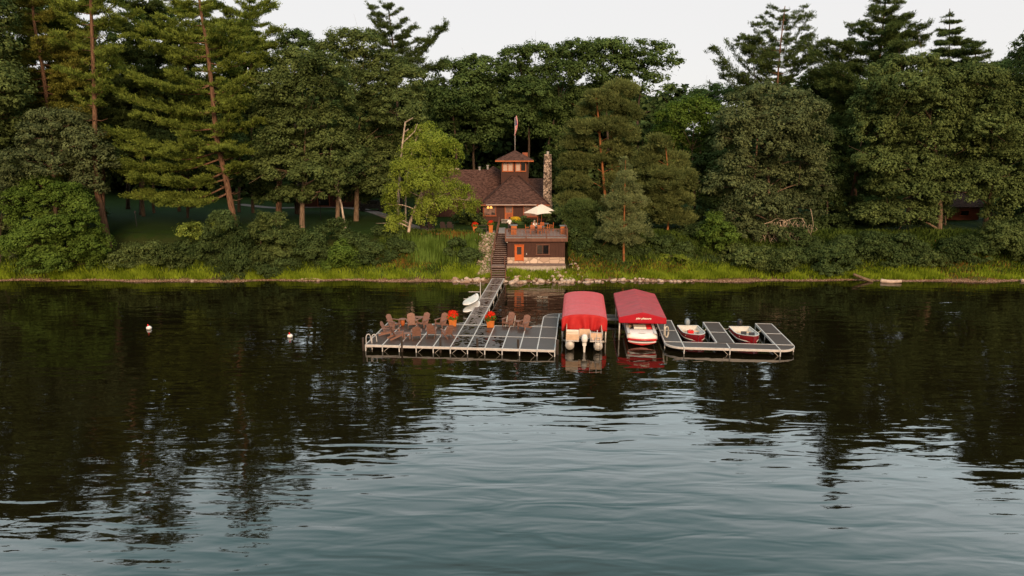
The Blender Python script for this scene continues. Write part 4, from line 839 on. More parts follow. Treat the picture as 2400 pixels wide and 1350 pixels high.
g = dock('gangway', 'long narrow gangway of six brown panels running from the main dock to the shore', [(5*S, 6*S, B2+.08+i*3, B2+.08+(i+1)*3, 'deck_wet') for i in range(6)],
    legs=[(6*S, B2+.1+i*3) for i in range(1, 7)]+[(5*S, B2+.1+i*3) for i in range(1, 7)], origin=(5*S, B2))
ra = 21.2
dock('dock', 'U-shaped slip dock with three finger piers beside the two fishing boats',
    [(ra, ra+S, 2.8, 5.75, 'deck'), (ra, ra+S, 5.75, 8.7, 'deck'), (ra+S, ra+4.35, 1.55, 2.8, 'deck'), (ra+4.35, ra+7.75, 1.55, 2.8, 'deck'),
     (ra+3.7, ra+3.7+S, 2.8, 5.6, 'deck'), (ra+3.7, ra+3.7+S, 5.6, 8.4, 'deck'), (ra+7.75, ra+7.75+S, 2.8, 5.6, 'deck'), (ra+7.75, ra+7.75+S, 5.6, 8.4, 'deck')],
    [[(ra+S, 1.55), (ra+S, 2.8), (ra, 2.8)]+arc(ra+S, 2.8, 1.25, 190, 262, 5), [(ra+7.75, 2.8), (ra+7.75, 1.55)]+arc(ra+7.75, 2.8, 1.25, 285, 355, 5)+[(ra+7.75+S, 2.8)]],
    [(ra+.02, 2.7), (ra+S, 1.55), (ra+4.35, 1.55), (ra+7.75, 1.55), (ra+7.75+S, 2.7), (ra, 5.75), (ra, 8.7), (ra+3.7, 5.6), (ra+3.7, 8.4), (ra+7.75, 5.6), (ra+7.75, 8.4), (ra+S, 8.7)],
    [(ra+4.35, 1.55, -1), (ra+7.75, 1.55, -1)], origin=(ra, 1.55))
dock('dock', 'plain cross walkway behind the two boat lifts', [(A11+.05+i*2.58, A11+.05+(i+1)*2.58, 8.78, 9.95, 'deck') for i in range(3)], legs=[(A11+2.6, 8.8), (A11+5.2, 8.8), (A11+5.2, 9.9)], origin=(A11, 8.78))
# mooring piles
pm = MB().tube([(0, 0, -1.8), (0, 0, .6), (.01, 0, 1.05), (.01, 0, 1.09)], [.085, .082, .08, .05], 10).mesh('mooring_pile', True)
plab = ['weathered dark pile standing off the dock corner by the white ladder hoop', 'dark wooden pile in front of the dock near the low table', 'dark wooden pile in front of the dock below the rightmost back-turned chair',
        'dark wooden pile at the dock front below the wet panels', 'dark wooden pile at the dock front below the right pair of chairs', 'thick dark pile at the dock corner beside the pontoon boat']
for i, (px, py) in enumerate([(852, 822), (942.5, 824.5), (1032.7, 825.5), (1119, 827), (1214.4, 829), (1305.6, 830.5)]):
    p = GZ(px, py, 0); o = link('mooring_pile', pm, M['pile'], None, (p.x, p.y, 0), i*1.1); o.scale = (1.35, 1.35, 1.0) if i == 5 else (1, 1, .98 if i else .9)
    tag(o, plab[i], 'pile', 'piles along the dock front')
# ladders
t = empty('dock_ladder', D(.05, .35, 0), -PHI, 'white twin-hoop swim ladder at the left corner of the main dock', 'ladder')
for k, x in enumerate((0.0, .42)):
    pts = [(x-.12, -.0, -.5), (x-.12, 0, .5), (x-.1, .03, .95), (x+.0, .10, 1.08), (x+.12, .22, .98), (x+.16, .3, .47)]
    MB().tube(curve_pts(pts, 5), .032, 8).build('handrail', M['white_metal'], t, smooth=True)
for z in (-.1, .15, .4): MB().box((.09, 0, z), (.42, .06, .03)).build('rung', M['white_metal'], t)
t = empty('dock_ladder', D(9.5, B2+.06, 0), -PHI, 'slim silver ladder handrails behind the right pair of lounge chairs', 'ladder')
for x in (0, .62):
    MB().tube(curve_pts([(x, .1, -.6), (x, .1, .5), (x, .1, 1.15), (x, -.02, 1.2), (x-.1, -.35, .46)], 5), .02, 6).build('handrail', M['galv'], t, smooth=True)
for z in (-.3, 0, .25): MB().box((.31, .1, z), (.62, .05, .025)).build('rung', M['galv'], t)
# ------------------------------------------------------------------ chairs
def adirondack(mat='wood_chair'):
    r = empty('adirondack_chair')
    w = M[mat]
    sx = MB()
    for i in range(7):
        y = -.44+i*.095; z = .400-.026*i; sx.box((0, y, z), (.56, .084, .022), rx=-.27)
    sx.box((0, -.485, .36), (.56, .022, .10)); sx.build('seat', w, r)
    b = MB(); tilt = R(24)
    for i in range(7):
        x = -.252+i*.084; h = .86-.9*x*x*1.6; n = 3
        c0 = Vector((x, .16, .24)); d = Vector((0, math.sin(tilt), math.cos(tilt)))
        b.bar(c0, c0+d*h, .078, .02, up=(0, -1, .4))
    b.build('backrest', w, r)
    bb = MB(); d = Vector((0, math.sin(tilt), math.cos(tilt))); c0 = Vector((0, .185, .24))
    for l in (.30, .62): bb.bar(c0+d*l+Vector((-.27, 0, 0)), c0+d*l+Vector((.27, 0, 0)), .07, .022, up=(0, -1, .4))
    bb.build('back_brace', w, r)
    for s in (-1, 1):
        am = MB(); am.poly([(s*.26, -.43), (s*.40, -.43), (s*.415, -.1), (s*.385, .38), (s*.30, .38), (s*.27, -.1)], .575, .60); am.build('arm', w, r)
        MB().bar((s*.315, -.33, 0), (s*.315, -.33, .575), .03, .10, up=(0, 1, 0)).build('leg', w, r)
        MB().bar((s*.285, -.40, .32), (s*.285, .62, .045), .028, .13).build('rear_leg', w, r)
    return r
chair0 = adirondack()
def place(o, p, rz, label, group, cat, first=[None]):
    c = copy_tree(o); c.location = p; c.rotation_euler = (0, 0, rz); tag(c, label, cat, group); return c
CH = [(922, 768, 62, 'lounge chair at the rear left of the dock, facing right, back lit pale'), (909, 785, 84, 'lounge chair nearest the white ladder hoop, turned to the right'),
      (965, 767, 14, 'lounge chair facing the camera, left of the long side table'), (993, 765, -32, 'lounge chair angled left, right of the long side table'), (1035, 766, -32, 'lounge chair angled left beside the left orange planter'),
      (930, 793, 122, 'front lounge chair seen from behind, angled away to the right'), (976.5, 793, 188, 'leftmost of the three lounge chairs with square backs to the camera'), (1011, 788, 180, 'middle of the three lounge chairs with backs to the camera'),
      (1049, 790, 212, 'rightmost of the three lounge chairs with backs to the camera'), (1192, 764, -36, 'lounge chair of the right pair, farther from the boats'), (1228, 771, -36, 'lounge chair of the right pair, nearer the canopied boats')]
for i, (px, py, a, lab) in enumerate(CH):
    p = GZ(px, py, DZ+.014)
    c = chair0 if i == 0 else copy_tree(chair0)
    c.location = p; c.rotation_euler = (0, 0, R(a)); tag(c, lab, 'chair', 'wooden lounge chairs on the dock')
def side_table(name, label, p, rz, w, d, h, mat='wood_chair', shelf=False):
    r = empty(name, p, rz, label, 'table'); tp = MB(); n = max(3, int(d/.1))
    for i in range(n): tp.box((0, -d/2+(i+.5)*d/n, h-.012), (w, d/n-.012, .024))
    tp.build('tabletop', M[mat], r)
    for x in (-1, 1):
        for y in (-1, 1): MB().box((x*(w/2-.05), y*(d/2-.05), (h-.024)/2), (.05, .05, h-.024)).build('leg', M[mat], r)
    if shelf: MB().box((0, 0, h*.4), (w-.14, d-.14, .02)).build('shelf', M[mat], r)
side_table('side_table', 'long low side table between two lounge chairs at the dock rear', GZ(980, 757, DZ+.012), R(-4), .95, .5, .5)
side_table('side_table', 'small square table at the front of the left chair group', GZ(955, 794, DZ+.012), R(4), .48, .45, .45, shelf=True)
side_table('side_table', 'small table between the right pair of lounge chairs', GZ(1214, 766, DZ+.012), R(-30), .45, .42, .48)
t = empty('side_table', GZ(944, 763, DZ+.012), 0, 'round-topped barrel table behind the left lounge chairs', 'table')
MB().lathe([(.30, .50), (.31, .515), (.30, .54)], n=16).build('tabletop', M['wood_chair'], t); MB().lathe([(.13, 0), (.17, .15), (.18, .28), (.15, .498)], n=12).build('pedestal', M['orange_wood'], t, smooth=True)
# flowers
def flower_tub(label, p, rz, w, h, cols, mat='orange_box', seed=1, name='planter', fr=.42, fh=.45, grp=None, yellow=False):
    r = empty(name, p, rz, label, 'planter', grp); rg = np.random.default_rng(seed)
    b = MB(); b.loft([[(-x*w/2, -x*w/2, z), (x*w/2, -x*w/2, z), (x*w/2, x*w/2, z), (-x*w/2, x*w/2, z)] for x, z in ((.86, 0), (1, h), (.9, h), (.88, h-.05))]); b.build('tub', M[mat], r, bevel=.01)
    rm = MB()
    for s in (-1, 1):
        rm.box((s*(w/2+.004), 0, h-.03), (.03, w+.038, .06)); rm.box((0, s*(w/2+.004), h-.03), (w-.022, .03, .058))
    rm.build('rim', M[mat], r)
    V, T = clumps([((0, 0, h+fh*.35), (fr, fr, fh*.5))], rg, .16, 30, .13, .7, 1.6); link('leaves', fmesh('leaves', V, 4, T), M['leaf_bright'], r)
    V, T = clumps([((0, 0, h+fh*.62), (fr*.95, fr*.95, fh*.5)), ((-fr*.7, -fr*.3, h+fh*.3), (fr*.4, fr*.3, fh*.4))], rg, .10, 12, .10, .8, 1.5); link('flowers', fmesh('flowers', V, 4, T), M['flower_yellow' if yellow else 'flower_red'], r)
    return r
flower_tub('orange wooden planter of red flowers left of the gangway', GZ(1061.5, 763, DZ+.012), R(2), .62, .55, 0, seed=1, fr=.36, fh=.56)
flower_tub('orange wooden planter of red flowers right of the gangway', GZ(1150, 766, DZ+.012), R(-4), .60, .55, 0, seed=2, fr=.36, fh=.54)
# ------------------------------------------------------------------ paddle boards on a rack
def board(label, c, rz, L, W, tilt, seed):
    r = empty('paddle_board', c, rz, label, 'paddle board'); rings = []
    n = 18
    for i in range(n+1):
        t = i/n; y = (t-.5)*L; hw = W/2*max(.02, (math.sin(PI*min(1, t*.94+.06))**.55)*(1-.45*max(0, t-.45)**1.3*1.6)); rk = .10*max(0, t-.6)**2*6
        rings.append([(hw*math.cos(a)*1.0, y, .055*math.sin(a)*(1 if math.sin(a) > 0 else 1)+rk) for a in [2*PI*k/14 for k in range(14)]])
    MB().loft(rings).build('hull', M['white_gel'], r, smooth=True)
    MB().box((0, -.15*L, .062), (W*.62, L*.34, .012)).build('deck_pad', M['pale_alum'], r)
    r.rotation_euler = (R(5), tilt, rz); return r
p1 = GZ(1105.5, 702, .95); p2 = GZ(1107.5, 719, .40)
board('upper white paddle board on the rack beside the gangway', p1, R(-17), 2.9, 1.25, R(-4), 1)
board('lower white paddle board under the other on the rack', p2, R(-22), 2.8, 1.2, R(-4), 2)
t = empty('board_rack', D(5*S-.1, 13.5, 0), -PHI, 'white pipe rack on the gangway side holding two paddle boards', 'rack')
for y in (-.6, 2.2):
    MB().tube([(0, y, -1.2), (0, y, 1.75 if y > 0 else 1.35)], .035, 8).build('post', M['white_metal'], t)
    for z in (.35, .85): MB().tube([(0, y, z), (-1.1, y, z-.02)], .028, 6).build('arm', M['white_metal'], t)
# ------------------------------------------------------------------ boat lifts
def lift(label, a0, a1, b0, b1, ze, rise, gable, front, mat):
    r = empty('boat_lift', D((a0+a1)/2, b0, 0), -PHI, label, 'boat lift'); W = a1-a0; L = b1-b0; hw = W/2
    if gable: prof = [(-hw, 0), (-hw*.5, rise*.5), (0, rise), (hw*.5, rise*.5), (hw, 0)]
    else: prof = [(-hw*math.cos(PI*i/12)*(1.0), rise*math.sin(PI*i/12)**.85) for i in range(13)]
    nb = 20; rings = []
    for i in range(nb+1):
        y = L*i/nb; sag = -.022*abs(math.sin(PI*i/4))
        rings.append([(x, y, ze+z+(sag*(1 if z > .05 else .2) if 0 < i < nb else 0)) for x, z in prof])
    top = MB(); top.loft(rings, cap=False, closed=False); o = top.build('canopy', M[mat], r)
    o.modifiers.new('thickness', 'SOLIDIFY').thickness = .02
    # side skirts and front valance
    for s in (-1, 1):
        v = MB(); n = 20
        v.loft([[(s*(hw+.004), L*i/n, ze-.004) for i in range(n+1)], [(s*(hw+.01+.015*math.sin(i*1.9)), L*i/n, ze-.30) for i in range(n+1)], [(s*(hw-.01+.03*math.sin(i*1.9)), L*i/n, ze-(.62 if not gable else .40)) for i in range(n+1)]], cap=False, closed=False)
        o = v.build('side_skirt', M[mat], r, smooth=True); o.modifiers.new('thickness', 'SOLIDIFY').thickness = .012
    v = MB(); n = 48; rings = []
    for j in range(7):
        q = j/6; row = []
        for i in range(n+1):
            x = -hw+W*i/n
            zt = ze+(rise*(1-abs(x)/hw) if gable else rise*math.sin(math.acos(max(-1, min(1, -x/hw))))**.85)
            zb = ze-(front if gable else front+.05*math.sin(i*.55)+.03*math.sin(i*1.3+1))
            if not gable and q == 0: zt = ze+.0+(zt-ze)
            fold = 0 if gable else (.13*math.sin(i*.62+q*2.2*math.sin(i*.21))*min(1, q*1.6)*(1-.2*q))
            row.append((x, -.008-fold-.03*q, zt+(zb-zt)*q))
        rings.append(row)
    v.loft(rings, cap=False, closed=False); o = v.build('valance', M['canvas_gable' if gable else 'canvas_front'], r, smooth=True); o.modifiers.new('thickness', 'SOLIDIFY').thickness = .012
    for x in (-hw+.06, hw-.08):
        for y in (.25, L*.62):
            MB().tube([(x, y, -1.4), (x, y, ze-.03)], .055, 8).build('post', M['galv'], r, smooth=True)
    for y in (.35, L*.6): MB().box((0, y, -.12 if gable else .02), (W-.2, .10, .10)).build('cradle_beam', M['galv'], r)
    fr = MB()
    for x in (-hw+.06, hw-.08): fr.tube([(x, 0.08, ze-.06), (x, L-.1, ze-.06)], .025, 6)
    fr.build('canopy_frame', M['galv'], r)
    if gable:
        cu = bpy.data.curves.new('lettering', 'FONT'); cu.body = 'pier pleasure'; cu.size = .21; cu.align_x = 'CENTER'; cu.extrude = .004; cu.shear = .2; cu.offset = .006
        tmp = bpy.data.objects.new('tmp', cu); COL.objects.link(tmp); dg = bpy.context.evaluated_depsgraph_get(); dg.update()
        me = bpy.data.meshes.new_from_object(tmp.evaluated_get(dg)); bpy.data.objects.remove(tmp)
        me.materials.clear(); o = link('lettering', me, M['cream'], r, (.06, -.045, ze-.10)); o.rotation_euler = (PI/2, 0, 0)
    return r
lift('barrel-roofed boat lift canopy in red paled by sky glare over the pontoon boat', 13.78, 17.1, 3.45, 11.1, 1.74, .42, False, .82, 'canvas_red')
lift('gable-roofed boat lift canopy in stained red with white lettering over the speedboat', 18.0, 21.45, 4.2, 12.2, 1.80, .42, True, .42, 'canvas_worn')
t = empty('hose_coil', D(21.3, 3.75, 0), -PHI, 'pale rope coil hanging on the right front post of the gable-roofed lift', 'rope'); mb = MB()
for k in range(4): mb.tube([(.10+.02*k+.16*math.cos(2*PI*i/16)*.8, -.12-.02*k, .95+.42*math.sin(2*PI*i/16)) for i in range(17)], .018, 6)
mb.build('coil', M['rope'], t, smooth=True)
# ------------------------------------------------------------------ pontoon boat
def outboard(r, c, s, cowl, mid, name='outboard_motor', down=True):
    """motor at transom point c, facing -y*sgn"""
    c = Vector(c); sy = s
    cw = MB(); rings = []
    for z, kx, ky in ((.0, .62, .72), (.08, .92, .95), (.25, 1, 1), (.42, .92, .9), (.52, .6, .62), (.55, .25, .3)):
        rings.append([(c.x+.22*kx*math.copysign(abs(math.cos(a))**.7, math.cos(a)), c.y+sy*(.16)+.30*ky*math.copysign(abs(math.sin(a))**.7, math.sin(a)), c.z+z) for a in [2*PI*k/16 for k in range(16)]])
    cw.loft(rings); o = cw.build(name, M[cowl], r, smooth=True)
    m = MB(); m.box((c.x, c.y+sy*.13, c.z-.12), (.26, .34, .24)); m.loft([[(c.x+x*k, c.y+sy*.18+y*k, z) for x, y in ((-.07, -.14), (.07, -.14), (.07, .16), (-.07, .16))] for z, k in ((c.z-.24, 1.2), (c.z-.7, .8), (c.z-.95, .7))])
    m.build('midsection', M[mid], o); g = MB(); g.ell((c.x, c.y+sy*.18, c.z-1.0), (.075, .30, .075), 10, 8); g.poly([(c.x-.012, c.y+sy*.1), (c.x+.012, c.y+sy*.1), (c.x+.012, c.y+sy*.3), (c.x-.012, c.y+sy*.3)], c.z-1.22, c.z-1.0); g.build('gearcase', M[mid], o, smooth=False)
    return o
def pontoon():
    r = empty('pontoon_boat', D(15.42, 1.25, 0), -PHI, 'cream and tan pontoon boat with white outboard under the barrel-roofed red canopy', 'boat')
    for s in (-1, 1):
        MB().tube([(s*1.0, .0, .40), (s*1.0, .06, .40), (s*1.0, 5.0, .40), (s*1.0, 5.7, .46), (s*1.0, 6.2, .56)], [.28, .315, .315, .24, .04], 18).build('pontoon_tube', M['alum'], r, smooth=True)
    dk = MB()
    for x0, x1, y0 in ((-1.28, -.36, .05), (.42, 1.28, .05), (-.36, .42, .75)): dk.box(((x0+x1)/2, (y0+6)/2, .76), (x1-x0-.002, 6-y0, .09))
    dk.build('deck', M['white_metal'], r)
    fs = MB(); fs.box((-.82, .10, 1.02), (.90, .06, .40)); fs.box((0.03, .80, 1.12), (.76, .05, .62)); fs.box((.86, .14, 1.10), (.84, .04, .50))
    for s in (-1, 1): fs.box((s*1.255, 3.0, 1.12), (.04, 5.7, .60))
    fs.build('fence_panel', M['tan'], r)
    st = MB(); st.box((-.82, .42, 1.22), (.88, .5, .30)); st.build('seat', M['cream_vinyl'], r, bevel=.05)
    st = MB(); st.box((-.82, .20, 1.42), (.88, .18, .22)); st.build('backrest', M['cream_vinyl'], r, bevel=.05)
    rl = MB()
    for x in (.44, 1.26): rl.tube([(x, .10, .80), (x, .10, 1.55)], .025, 6)
    rl.tube([(.44, .10, 1.38), (1.26, .10, 1.38)], .025, 6); rl.tube([(.86, .10, .8), (.92, .1, 1.58)], .028, 6); rl.tube([(.55, .03, .80), (.55, .03, 1.05)], .03, 6)
    rl.build('gate_rail', M['white_metal'], r, smooth=True)
    ld = MB()
    for x in (.80, 1.14): ld.tube([(x, -.06, 1.08), (x, -.10, .18)], .022, 6)
    for z in (1.07, .78, .50, .30): ld.tube([(.80, -.08, z), (1.14, -.08, z)], .022, 6)
    ld.build('boarding_ladder', M['white_metal'], r, smooth=True)
    pd = MB(); pd.loft([[(x*k, y, z) for x, z in ((-.40, .70), (.46, .70), (.30, .36), (-.24, .36))] for y, k in ((.42, .55), (.75, 1), (3.5, 1))]); pd.build('motor_mount', M['black'], r)
    outboard(r, (.03, .16, .72), -1, 'motor_white', 'motor_white')
    MB().box((.03, -.23, 1.16), (.16, .012, .045)).build('cowl_stripe', M['slate'], r)
    hs = MB(); hs.box((.5, 3.4, 1.3), (.6, .8, .9)); hs.build('helm_console', M['cream_vinyl'], r, bevel=.08)
pontoon()
# ------------------------------------------------------------------ speedboat
def speedboat():
    r = empty('speedboat', D(19.62, 2.55, 0), -PHI, 'white and red speedboat with open sun pad under the gable-roofed canopy', 'boat')
    L = 6.3
    def beam(t): return 1.12*(1-.06*(1-t) if t < .55 else (1-max(0, (t-.55)/.45)**2.1))+.01
    def ring(t, z0, z1, k0, k1, n=5):
        y = .35+t*L
        b = beam(t); rk = .35*max(0, t-.6)**1.5
        return [(-b*k1, y, z1+rk), (-b*k0, y, z0+rk*.4), (-b*.55*k0, y, z0-.12+rk*.5), (0, y, z0-.20+rk*.6), (b*.55*k0, y, z0-.12+rk*.5), (b*k0, y, z0+rk*.4), (b*k1, y, z1+rk)]
    ts = [0, .1, .2, .35, .5, .65, .78, .88, .95, 1.0]
    h = MB(); h.loft([ring(t, .28, .52, .88, .96) for t in ts], cap=True, closed=False); h.build('hull', M['red_gel'], r, smooth=False)
    top = MB(); top.loft([[(s*beam(t)*k, .35+t*L, z+.35*max(0, t-.6)**1.5) for s, k, z in ((-1, .965, .525), (-1, 1.02, .60), (-1, .98, .98), (-1, .80, 1.02), (-1, .78, .95))] for t in ts], cap=False, closed=False)
    top.loft([[(s*beam(t)*k, .35+t*L, z+.35*max(0, t-.6)**1.5) for s, k, z in ((1, .965, .525), (1, 1.02, .60), (1, .98, .98), (1, .80, 1.02), (1, .78, .95))] for t in ts], cap=False, closed=False)
    o = top.build('topsides', M['white_gel'], r, smooth=False); o.modifiers.new('thickness', 'SOLIDIFY').thickness = .015
    # stern: sloping transom deck and swim platform
    sd = MB(); n = 12
    def row(y, z, w, bow=.0): return [(-w+2*w*i/n, y-bow*math.sin(PI*i/n), z) for i in range(n+1)]
    sd.loft([row(1.55, .985, .90), row(1.25, .98, .96), row(.75, .93, 1.04, .05), row(.42, .80, 1.07, .16), row(.34, .62, 1.05, .22)], cap=False, closed=False)
    o = sd.build('stern_deck', M['white_gel'], r, smooth=True); o.modifiers.new('thickness', 'SOLIDIFY').thickness = .02
    rb = MB(); rb.loft([row(.33, .615, 1.06, .225), row(.30, .53, 1.05, .24), row(.33, .50, 1.03, .23)], cap=False, closed=False); o = rb.build('red_band', M['red_gel'], r, smooth=True); o.modifiers.new('thickness', 'SOLIDIFY').thickness = .012
    pl = MB(); pl.poly([(-1.0, .42)]+[(-1.0+2.0*i/n, .30-.34*math.sin(PI*i/n)**.7) for i in range(n+1)]+[(1.0, .42)], .36, .42); pl.build('swim_platform', M['white_gel'], r)
    mt = MB(); mt.poly([(-.85, .40)]+[(-.85+1.7*i/n, .27-.25*math.sin(PI*i/n)**.7) for i in range(n+1)]+[(.85, .40)], .421, .43); mt.build('platform_mat', M['blue_grey'], r)
    for x in (-.55, .62): MB().box((x, .40, .72), (.30, .03, .035), rx=.2).build('vent', M['black'], r)
    MB().box((.0, .60, .925), (.5, .03, .02)).build('grab_handle', M['blue_grey'], r)
    pad = MB(); pad.box((-.06, 2.05, 1.02), (.92, .95, .12)); pad.build('sun_pad', M['cream_vinyl'], r, bevel=.03)
    pad = MB(); pad.box((.60, 2.05, 1.02), (.36, .95, .12)); pad.build('red_cushion', M['red_plastic'], r, bevel=.03)
    fl = MB(); fl.box((0, 3.9, .52), (1.6, 4.4, .04)); fl.build('floor', M['wood_dark'], r)
    s1 = MB(); s1.box((-.58, 3.2, .72), (.50, .9, .36)); s1.box((-.58, 3.75, .98), (.5, .14, .5)); s1.build('seat', M['tan'], r, bevel=.04)
    s1 = MB(); s1.box((.40, 3.3, .72), (.85, .5, .40)); s1.box((.5, 3.6, 1.0), (.5, .14, .4)); s1.build('seat', M['cream_vinyl'], r, bevel=.04)
    s1 = MB(); s1.box((-.56, 3.95, 1.08), (.56, .05, .28)); s1.build('seat_back_panel', M['red_plastic'], r)
    ws = MB(); ws.loft([[(-.85, 4.6, 1.0), (-.5, 4.9, 1.0), (.5, 4.9, 1.0), (.85, 4.6, 1.0)], [(-.8, 4.5, 1.35), (-.45, 4.8, 1.38), (.45, 4.8, 1.38), (.8, 4.5, 1.35)]], cap=False, closed=False); o = ws.build('windscreen', M['glass'], r); o.modifiers.new('thickness', 'SOLIDIFY').thickness = .012
    fd = MB(); fd.box((0, 5.4, 1.0), (1.3, 1.1, .04)); fd.build('foredeck', M['white_gel'], r)
speedboat()
# ------------------------------------------------------------------ fishing boats
def fishing(label, bow, stern, motor, seatcol, cans):
    bow = Vector(bow); stern = Vector(stern); d = stern-bow; L = d.length
    r = empty('fishing_boat', (bow.x, bow.y, 0), math.atan2(d.y, d.x)-PI/2, label, 'boat')
    B = .80
    def hw(t): return B*(1-max(0, 1-t/.5)**2.1)*(1-.10*max(0, t-.62))+.015
    def sh(t): return .60+.26*max(0, 1-t/.7)**2
    ts = [0, .04, .10, .18, .28, .40, .55, .7, .85, 1.0]
    def ring(t, pr): return [(s*hw(t)*k, t*L, z if z < .2 else z*sh(t)/.6) for s, k, z in pr]
    full = [(-1, 1.0, .60), (-1, .985, .36), (-1, .86, .10), (-1, .45, -.08), (1, 0, -.14), (1, .45, -.08), (1, .86, .10), (1, .985, .36), (1, 1.0, .60)]
    h = MB(); h.loft([ring(t, full) for t in ts], cap=False, closed=False); h.add([ring(1.0, full)[k] for k in range(9)], [tuple(range(9))])
    o = h.build('hull', M['maroon'], r); o.modifiers.new('thickness', 'SOLIDIFY').thickness = -.02
    lo = MB()
    for s in (-1, 1): lo.loft([[(s*hw(t)*.995+s*.012, t*L, (.30)*sh(t)/.6), (s*hw(t)*.985+s*.012, t*L, .25*sh(t)/.6)] for t in ts], cap=False, closed=False)
    o = lo.build('stripe', M['cream'], r); o.modifiers.new('thickness', 'SOLIDIFY').thickness = .02
    bt = MB()
    for s in (-1, 1): bt.loft([[(s*hw(t)*.985+s*.010, t*L, .25*sh(t)/.6-.004), (s*hw(t)*.86+s*.012, t*L, .09)] for t in ts], cap=False, closed=False)
    o = bt.build('lower_hull', M['black'], r); o.modifiers.new('thickness', 'SOLIDIFY').thickness = .014
    gw = MB()
    for s in (-1, 1):
        for a, b in zip(ts, ts[1:]): gw.bar((s*hw(a), a*L, sh(a)+.008), (s*hw(b), b*L, sh(b)+.008), .065, .035)
    gw.bar((-hw(1), L, .608), (hw(1), L, .608), .07, .05); gw.build('gunwale', M['pale_alum'], r)
    lin = MB(); lin.loft([[(-hw(t)*.93, t*L, sh(t)-.02), (-hw(t)*.80, t*L, .14), (hw(t)*.80, t*L, .14), (hw(t)*.93, t*L, sh(t)-.02)] for t in ts[1:-1]+[.985]], cap=True, closed=False); lin.build('inner_liner', M['pale_alum'], r)
    fd = MB(); fd.poly([(-hw(.25)*.96, .25*L), (-hw(.14)*.96, .14*L), (-hw(.05)*.9, .05*L), (hw(.05)*.9, .05*L), (hw(.14)*.96, .14*L), (hw(.25)*.96, .25*L)], .60, .63); fd.build('bow_deck', M['pale_alum'], r)
    for t in (.48, .80): MB().box((0, t*L, .36), (1.40 if t > .6 else 1.42, .30, .05)).build('bench', M['tan'], r, bevel=.02)
    if seatcol:
        for x, y in ((-.32, .44), (.18, .36)):
            st = MB(); st.box((x, y*L, .46), (.42, .42, .08)); st.box((x, y*L-.20, .66), (.42, .07, .36), rx=-.1); st.build('seat', M[seatcol], r, bevel=.02)
    o = outboard(r, (0 if not seatcol else .05, L+.04, .62 if not seatcol else .66), 1, motor, 'black'); o.scale = (.85, .85, .9); o.location = (0, L*.15, .07)
    nm = MB()
    for k in range(5): nm.box((hw(.3)*.99+.02, (.30+.035*k)*L, .52), (.012, .07, .06)); nm.box((-hw(.3)*.99-.02, (.30+.035*k)*L, .52), (.012, .07, .06))
    nm.build('hull_marks', M['cream'], r)
    return r
bA = (D(23.70, 3.35, 0), D(23.42, 6.7, 0)); bB = (D(27.58, 3.4, 0), D(27.34, 6.8, 0))
fishing('maroon fishing boat with a grey outboard in the left slip', bA[0], bA[1], 'motor_grey', None, True)
fishing('maroon fishing boat with a black outboard and dark swivel seats in the right slip', bB[0], bB[1], 'black', 'navy', False)
q = bA[0]*.42+bA[1]*.58
t = empty('fuel_can', (q.x-.12, q.y, .385), R(5), 'bright red fuel can on the bench of the left fishing boat', 'fuel can')
MB().box((0, 0, .13), (.44, .28, .24)).build('body', M['red_plastic'], t, bevel=.04); MB().lathe([(.04, 0), (.04, .05)], (.12, 0, .25)).build('cap', M['black'], t); MB().tube([(-.12, 0, .25), (-.1, 0, .33), (.02, 0, .33), (.04, 0, .25)], .015, 6).build('handle', M['red_plastic'], t)
def rope(label, p, q, sag):
    p = Vector(p); q = Vector(q); pts = [p.lerp(q, i/10)-Vector((0, 0, sag*4*(i/10)*(1-i/10))) for i in range(11)]
    o = MB().tube([a-p for a in pts], .02, 6).build('mooring_rope', M['rope'], None, p, smooth=True); tag(o, label, 'rope', 'mooring ropes of the fishing boats')
rope('pale mooring rope from the left fishing boat to the middle finger pier', D(24.25, 5.6, .62), D(ra+3.7, 6.8, .45), .18)
rope('pale mooring rope from the middle finger pier to the right fishing boat stern', D(ra+3.7+S, 6.9, .45), D(26.62, 6.6, .62), .15)
rope('pale mooring rope from the right fishing boat to the right finger pier', D(28.2, 5.2, .64), D(ra+7.75, 6.6, .45), .08)
# ------------------------------------------------------------------ buoys
def buoy(label, px, py, rz):
    p = GZ(px, py, 0); t = empty('buoy', (p.x, p.y, .06), rz, label, 'buoy', 'white buoys on the water'); MB().ell((0, 0, .02), (.21, .21, .19), 16, 10).build('float', M['white_gel'], t, smooth=True)
    MB().lathe([(.06, 0), (.05, .06), (.05, .12), (.02, .16)], (-.05, 0, .18), 10).build('cap', M['red_plastic'], t, smooth=True); MB().lathe([(.213, 0), (.213, .04)], (0, 0, -.02), 16).build('band', M['navy'], t)
buoy('white ball buoy with a red cap, the left one floating far from the dock', 349.5, 771.5, .2)
buoy('white ball buoy with a red cap, the right one nearer the dock', 680, 790.5, 1.2)
